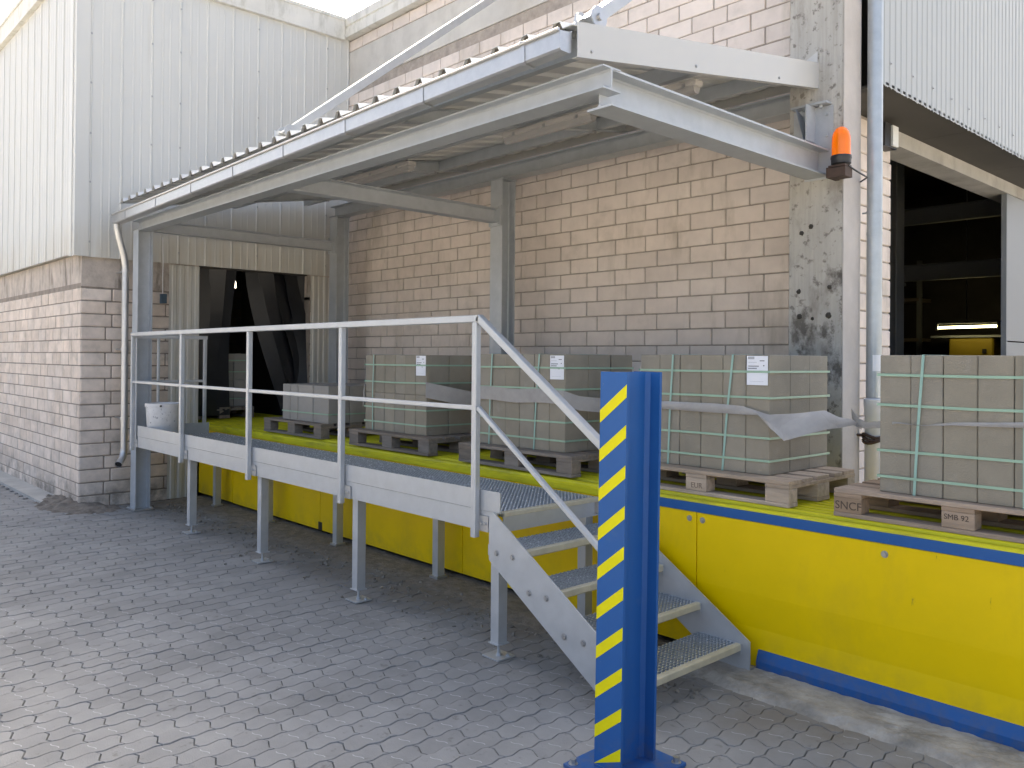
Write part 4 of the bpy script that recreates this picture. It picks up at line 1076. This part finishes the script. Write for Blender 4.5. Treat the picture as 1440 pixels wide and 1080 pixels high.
# hall downpipe: zinc above, plastic below
hp = thing('hall_downpipe', (-2.585, 5.92, 0.3), 'tall zinc downpipe with white plastic lower section beside the concrete column', 'pipe')
MB().tube([(-2.585, 5.92, 1.44), (-2.585, 5.92, 7.2)], .052, 20).build('zinc_pipe', ZINCPIPE, hp, smooth=True)
MB().lathe((-2.585, 5.92, 0), [(.060, -0.04), (.060, 1.31), (.064, 1.315), (.064, 1.38), (.067, 1.385), (.067, 1.43), (.058, 1.437), (.05, 1.437)], 20).build('plastic_pipe', PVC, hp, smooth=True)
for z in (2.60, 4.93): MB().cyl((-2.585, 5.92, z), (-2.585, 5.92, z+.02), .0545, 20).build('joint_ring', ZINCPIPE, hp)
for z in (2.76, 5.0): MB().cyl((-2.585, 5.92, z), (-2.585, 5.92, z+.012), .056, 20).box(-2.672, -2.58, 5.915, 5.925, z, z+.012).build('pipe_clamp', ZINCPIPE, hp)
ro = MB()
for k in range(3):
    pts = [(-2.585+.068*math.cos(a), 5.92+.068*math.sin(a), 1.17-.02*k+.012*math.sin(a*2+k)) for a in [2*math.pi*i/18 for i in range(19)]]
    ro.tube(pts, .011, 7)
ro.tube([(-2.64, 5.87, 1.17), (-2.69, 5.80, 1.18)], .010, 6); ro.build('rope_tie', BROWN, hp)
V = []; F = []
for i in range(7):
    a = R_(-75+i*12); 
    V += [(-2.585+.0535*math.cos(a), 5.92+.0535*math.sin(a), z) for z in (1.63, 1.745)]
F = [(2*i, 2*i+2, 2*i+3, 2*i+1) for i in range(6)]
MB().add(V, F).build('sticker', PAPER, hp)

# ================================================================== BUCKET
bu = thing('plastic_bucket', (-9.03, 3.30, PZ), 'dirty white plastic bucket on the end of the walkway', 'bucket')
bx_, by_ = -9.06, 3.315
MB().lathe((bx_, by_, PZ+.002), [(0, 0), (.150, 0), (.156, .008), (.176, .325), (.184, .327), (.185, .362), (.180, .366), (.174, .362), (.170, .325), (.148, .012), (0, .012)], 28).build('body', BUCKETM, bu, smooth=True)
MB().cyl((bx_+.160, by_-.085, PZ+.343), (bx_+.172, by_-.091, PZ+.343), .012, 10).build('handle_stud', BLACKP, bu)
MB().tube([(bx_-.02-.15*math.cos(R_(-90+180*i/16)), by_+.186*math.sin(R_(-90+180*i/16)), PZ+.345-.05*math.cos(R_(-90+180*i/16))) for i in range(17)], .003, 6).build('handle', GALVB, bu)

# ================================================================== BLUE POST
post = thing('guard_post', (-2.215, 2.72, 0), 'blue steel guard post with yellow diagonal stripes on a base plate', 'post')
Tm = Matrix.Translation((-2.22, 2.715, 0)) @ Matrix.Rotation(R_(0.75), 4, 'Y') @ Matrix.Translation((2.22, -2.715, 0))
W2, HH = .0695, .115
pb_ = MB().hsec((-2.215, 2.715, .016), (-2.215, 2.715, 1.648), HH*2, W2*2, .010, .014, (0, 1, 0), .016)
pb_.v = [tuple(Tm @ Vector(p)) for p in pb_.v]
pb_.build('post_section', BLUE, post)
q = MB(); q.cbox(-2.385, -2.045, 2.52, 2.91, .002, .0185, .002)
q.build('base_plate', BLUE, post)
q = MB()
for sx in (-1, 1):
    for sy_ in (-1, 1): bolt(q, (-2.215+sx*.14, 2.715+sy_*.165, .018), (0, 0, 1), .014, .022)
q.build('anchor_bolt', BOLT, post)
xl, xr_ = -2.215-W2, -2.215+W2; yf = 2.715-HH-.0008
for k in range(11):
    zt = 1.600-.1625*k; rise = .112; th = .052
    P = [(xl, zt-rise-th), (xr_, zt-th), (xr_, zt), (xl, zt-rise)]
    if zt-rise-th < .03: P = [(x_, max(z_, .03)) for x_, z_ in P]
    V = [Tm @ Vector((x_, yf, z_)) for x_, z_ in P]+[Tm @ Vector((x_, yf+.0006, z_)) for x_, z_ in P]
    MB().add(V, [(0, 1, 2, 3), (7, 6, 5, 4), (0, 4, 5, 1), (1, 5, 6, 2), (2, 6, 7, 3), (3, 7, 4, 0)]).build('stripe', YSTRIPE, post)
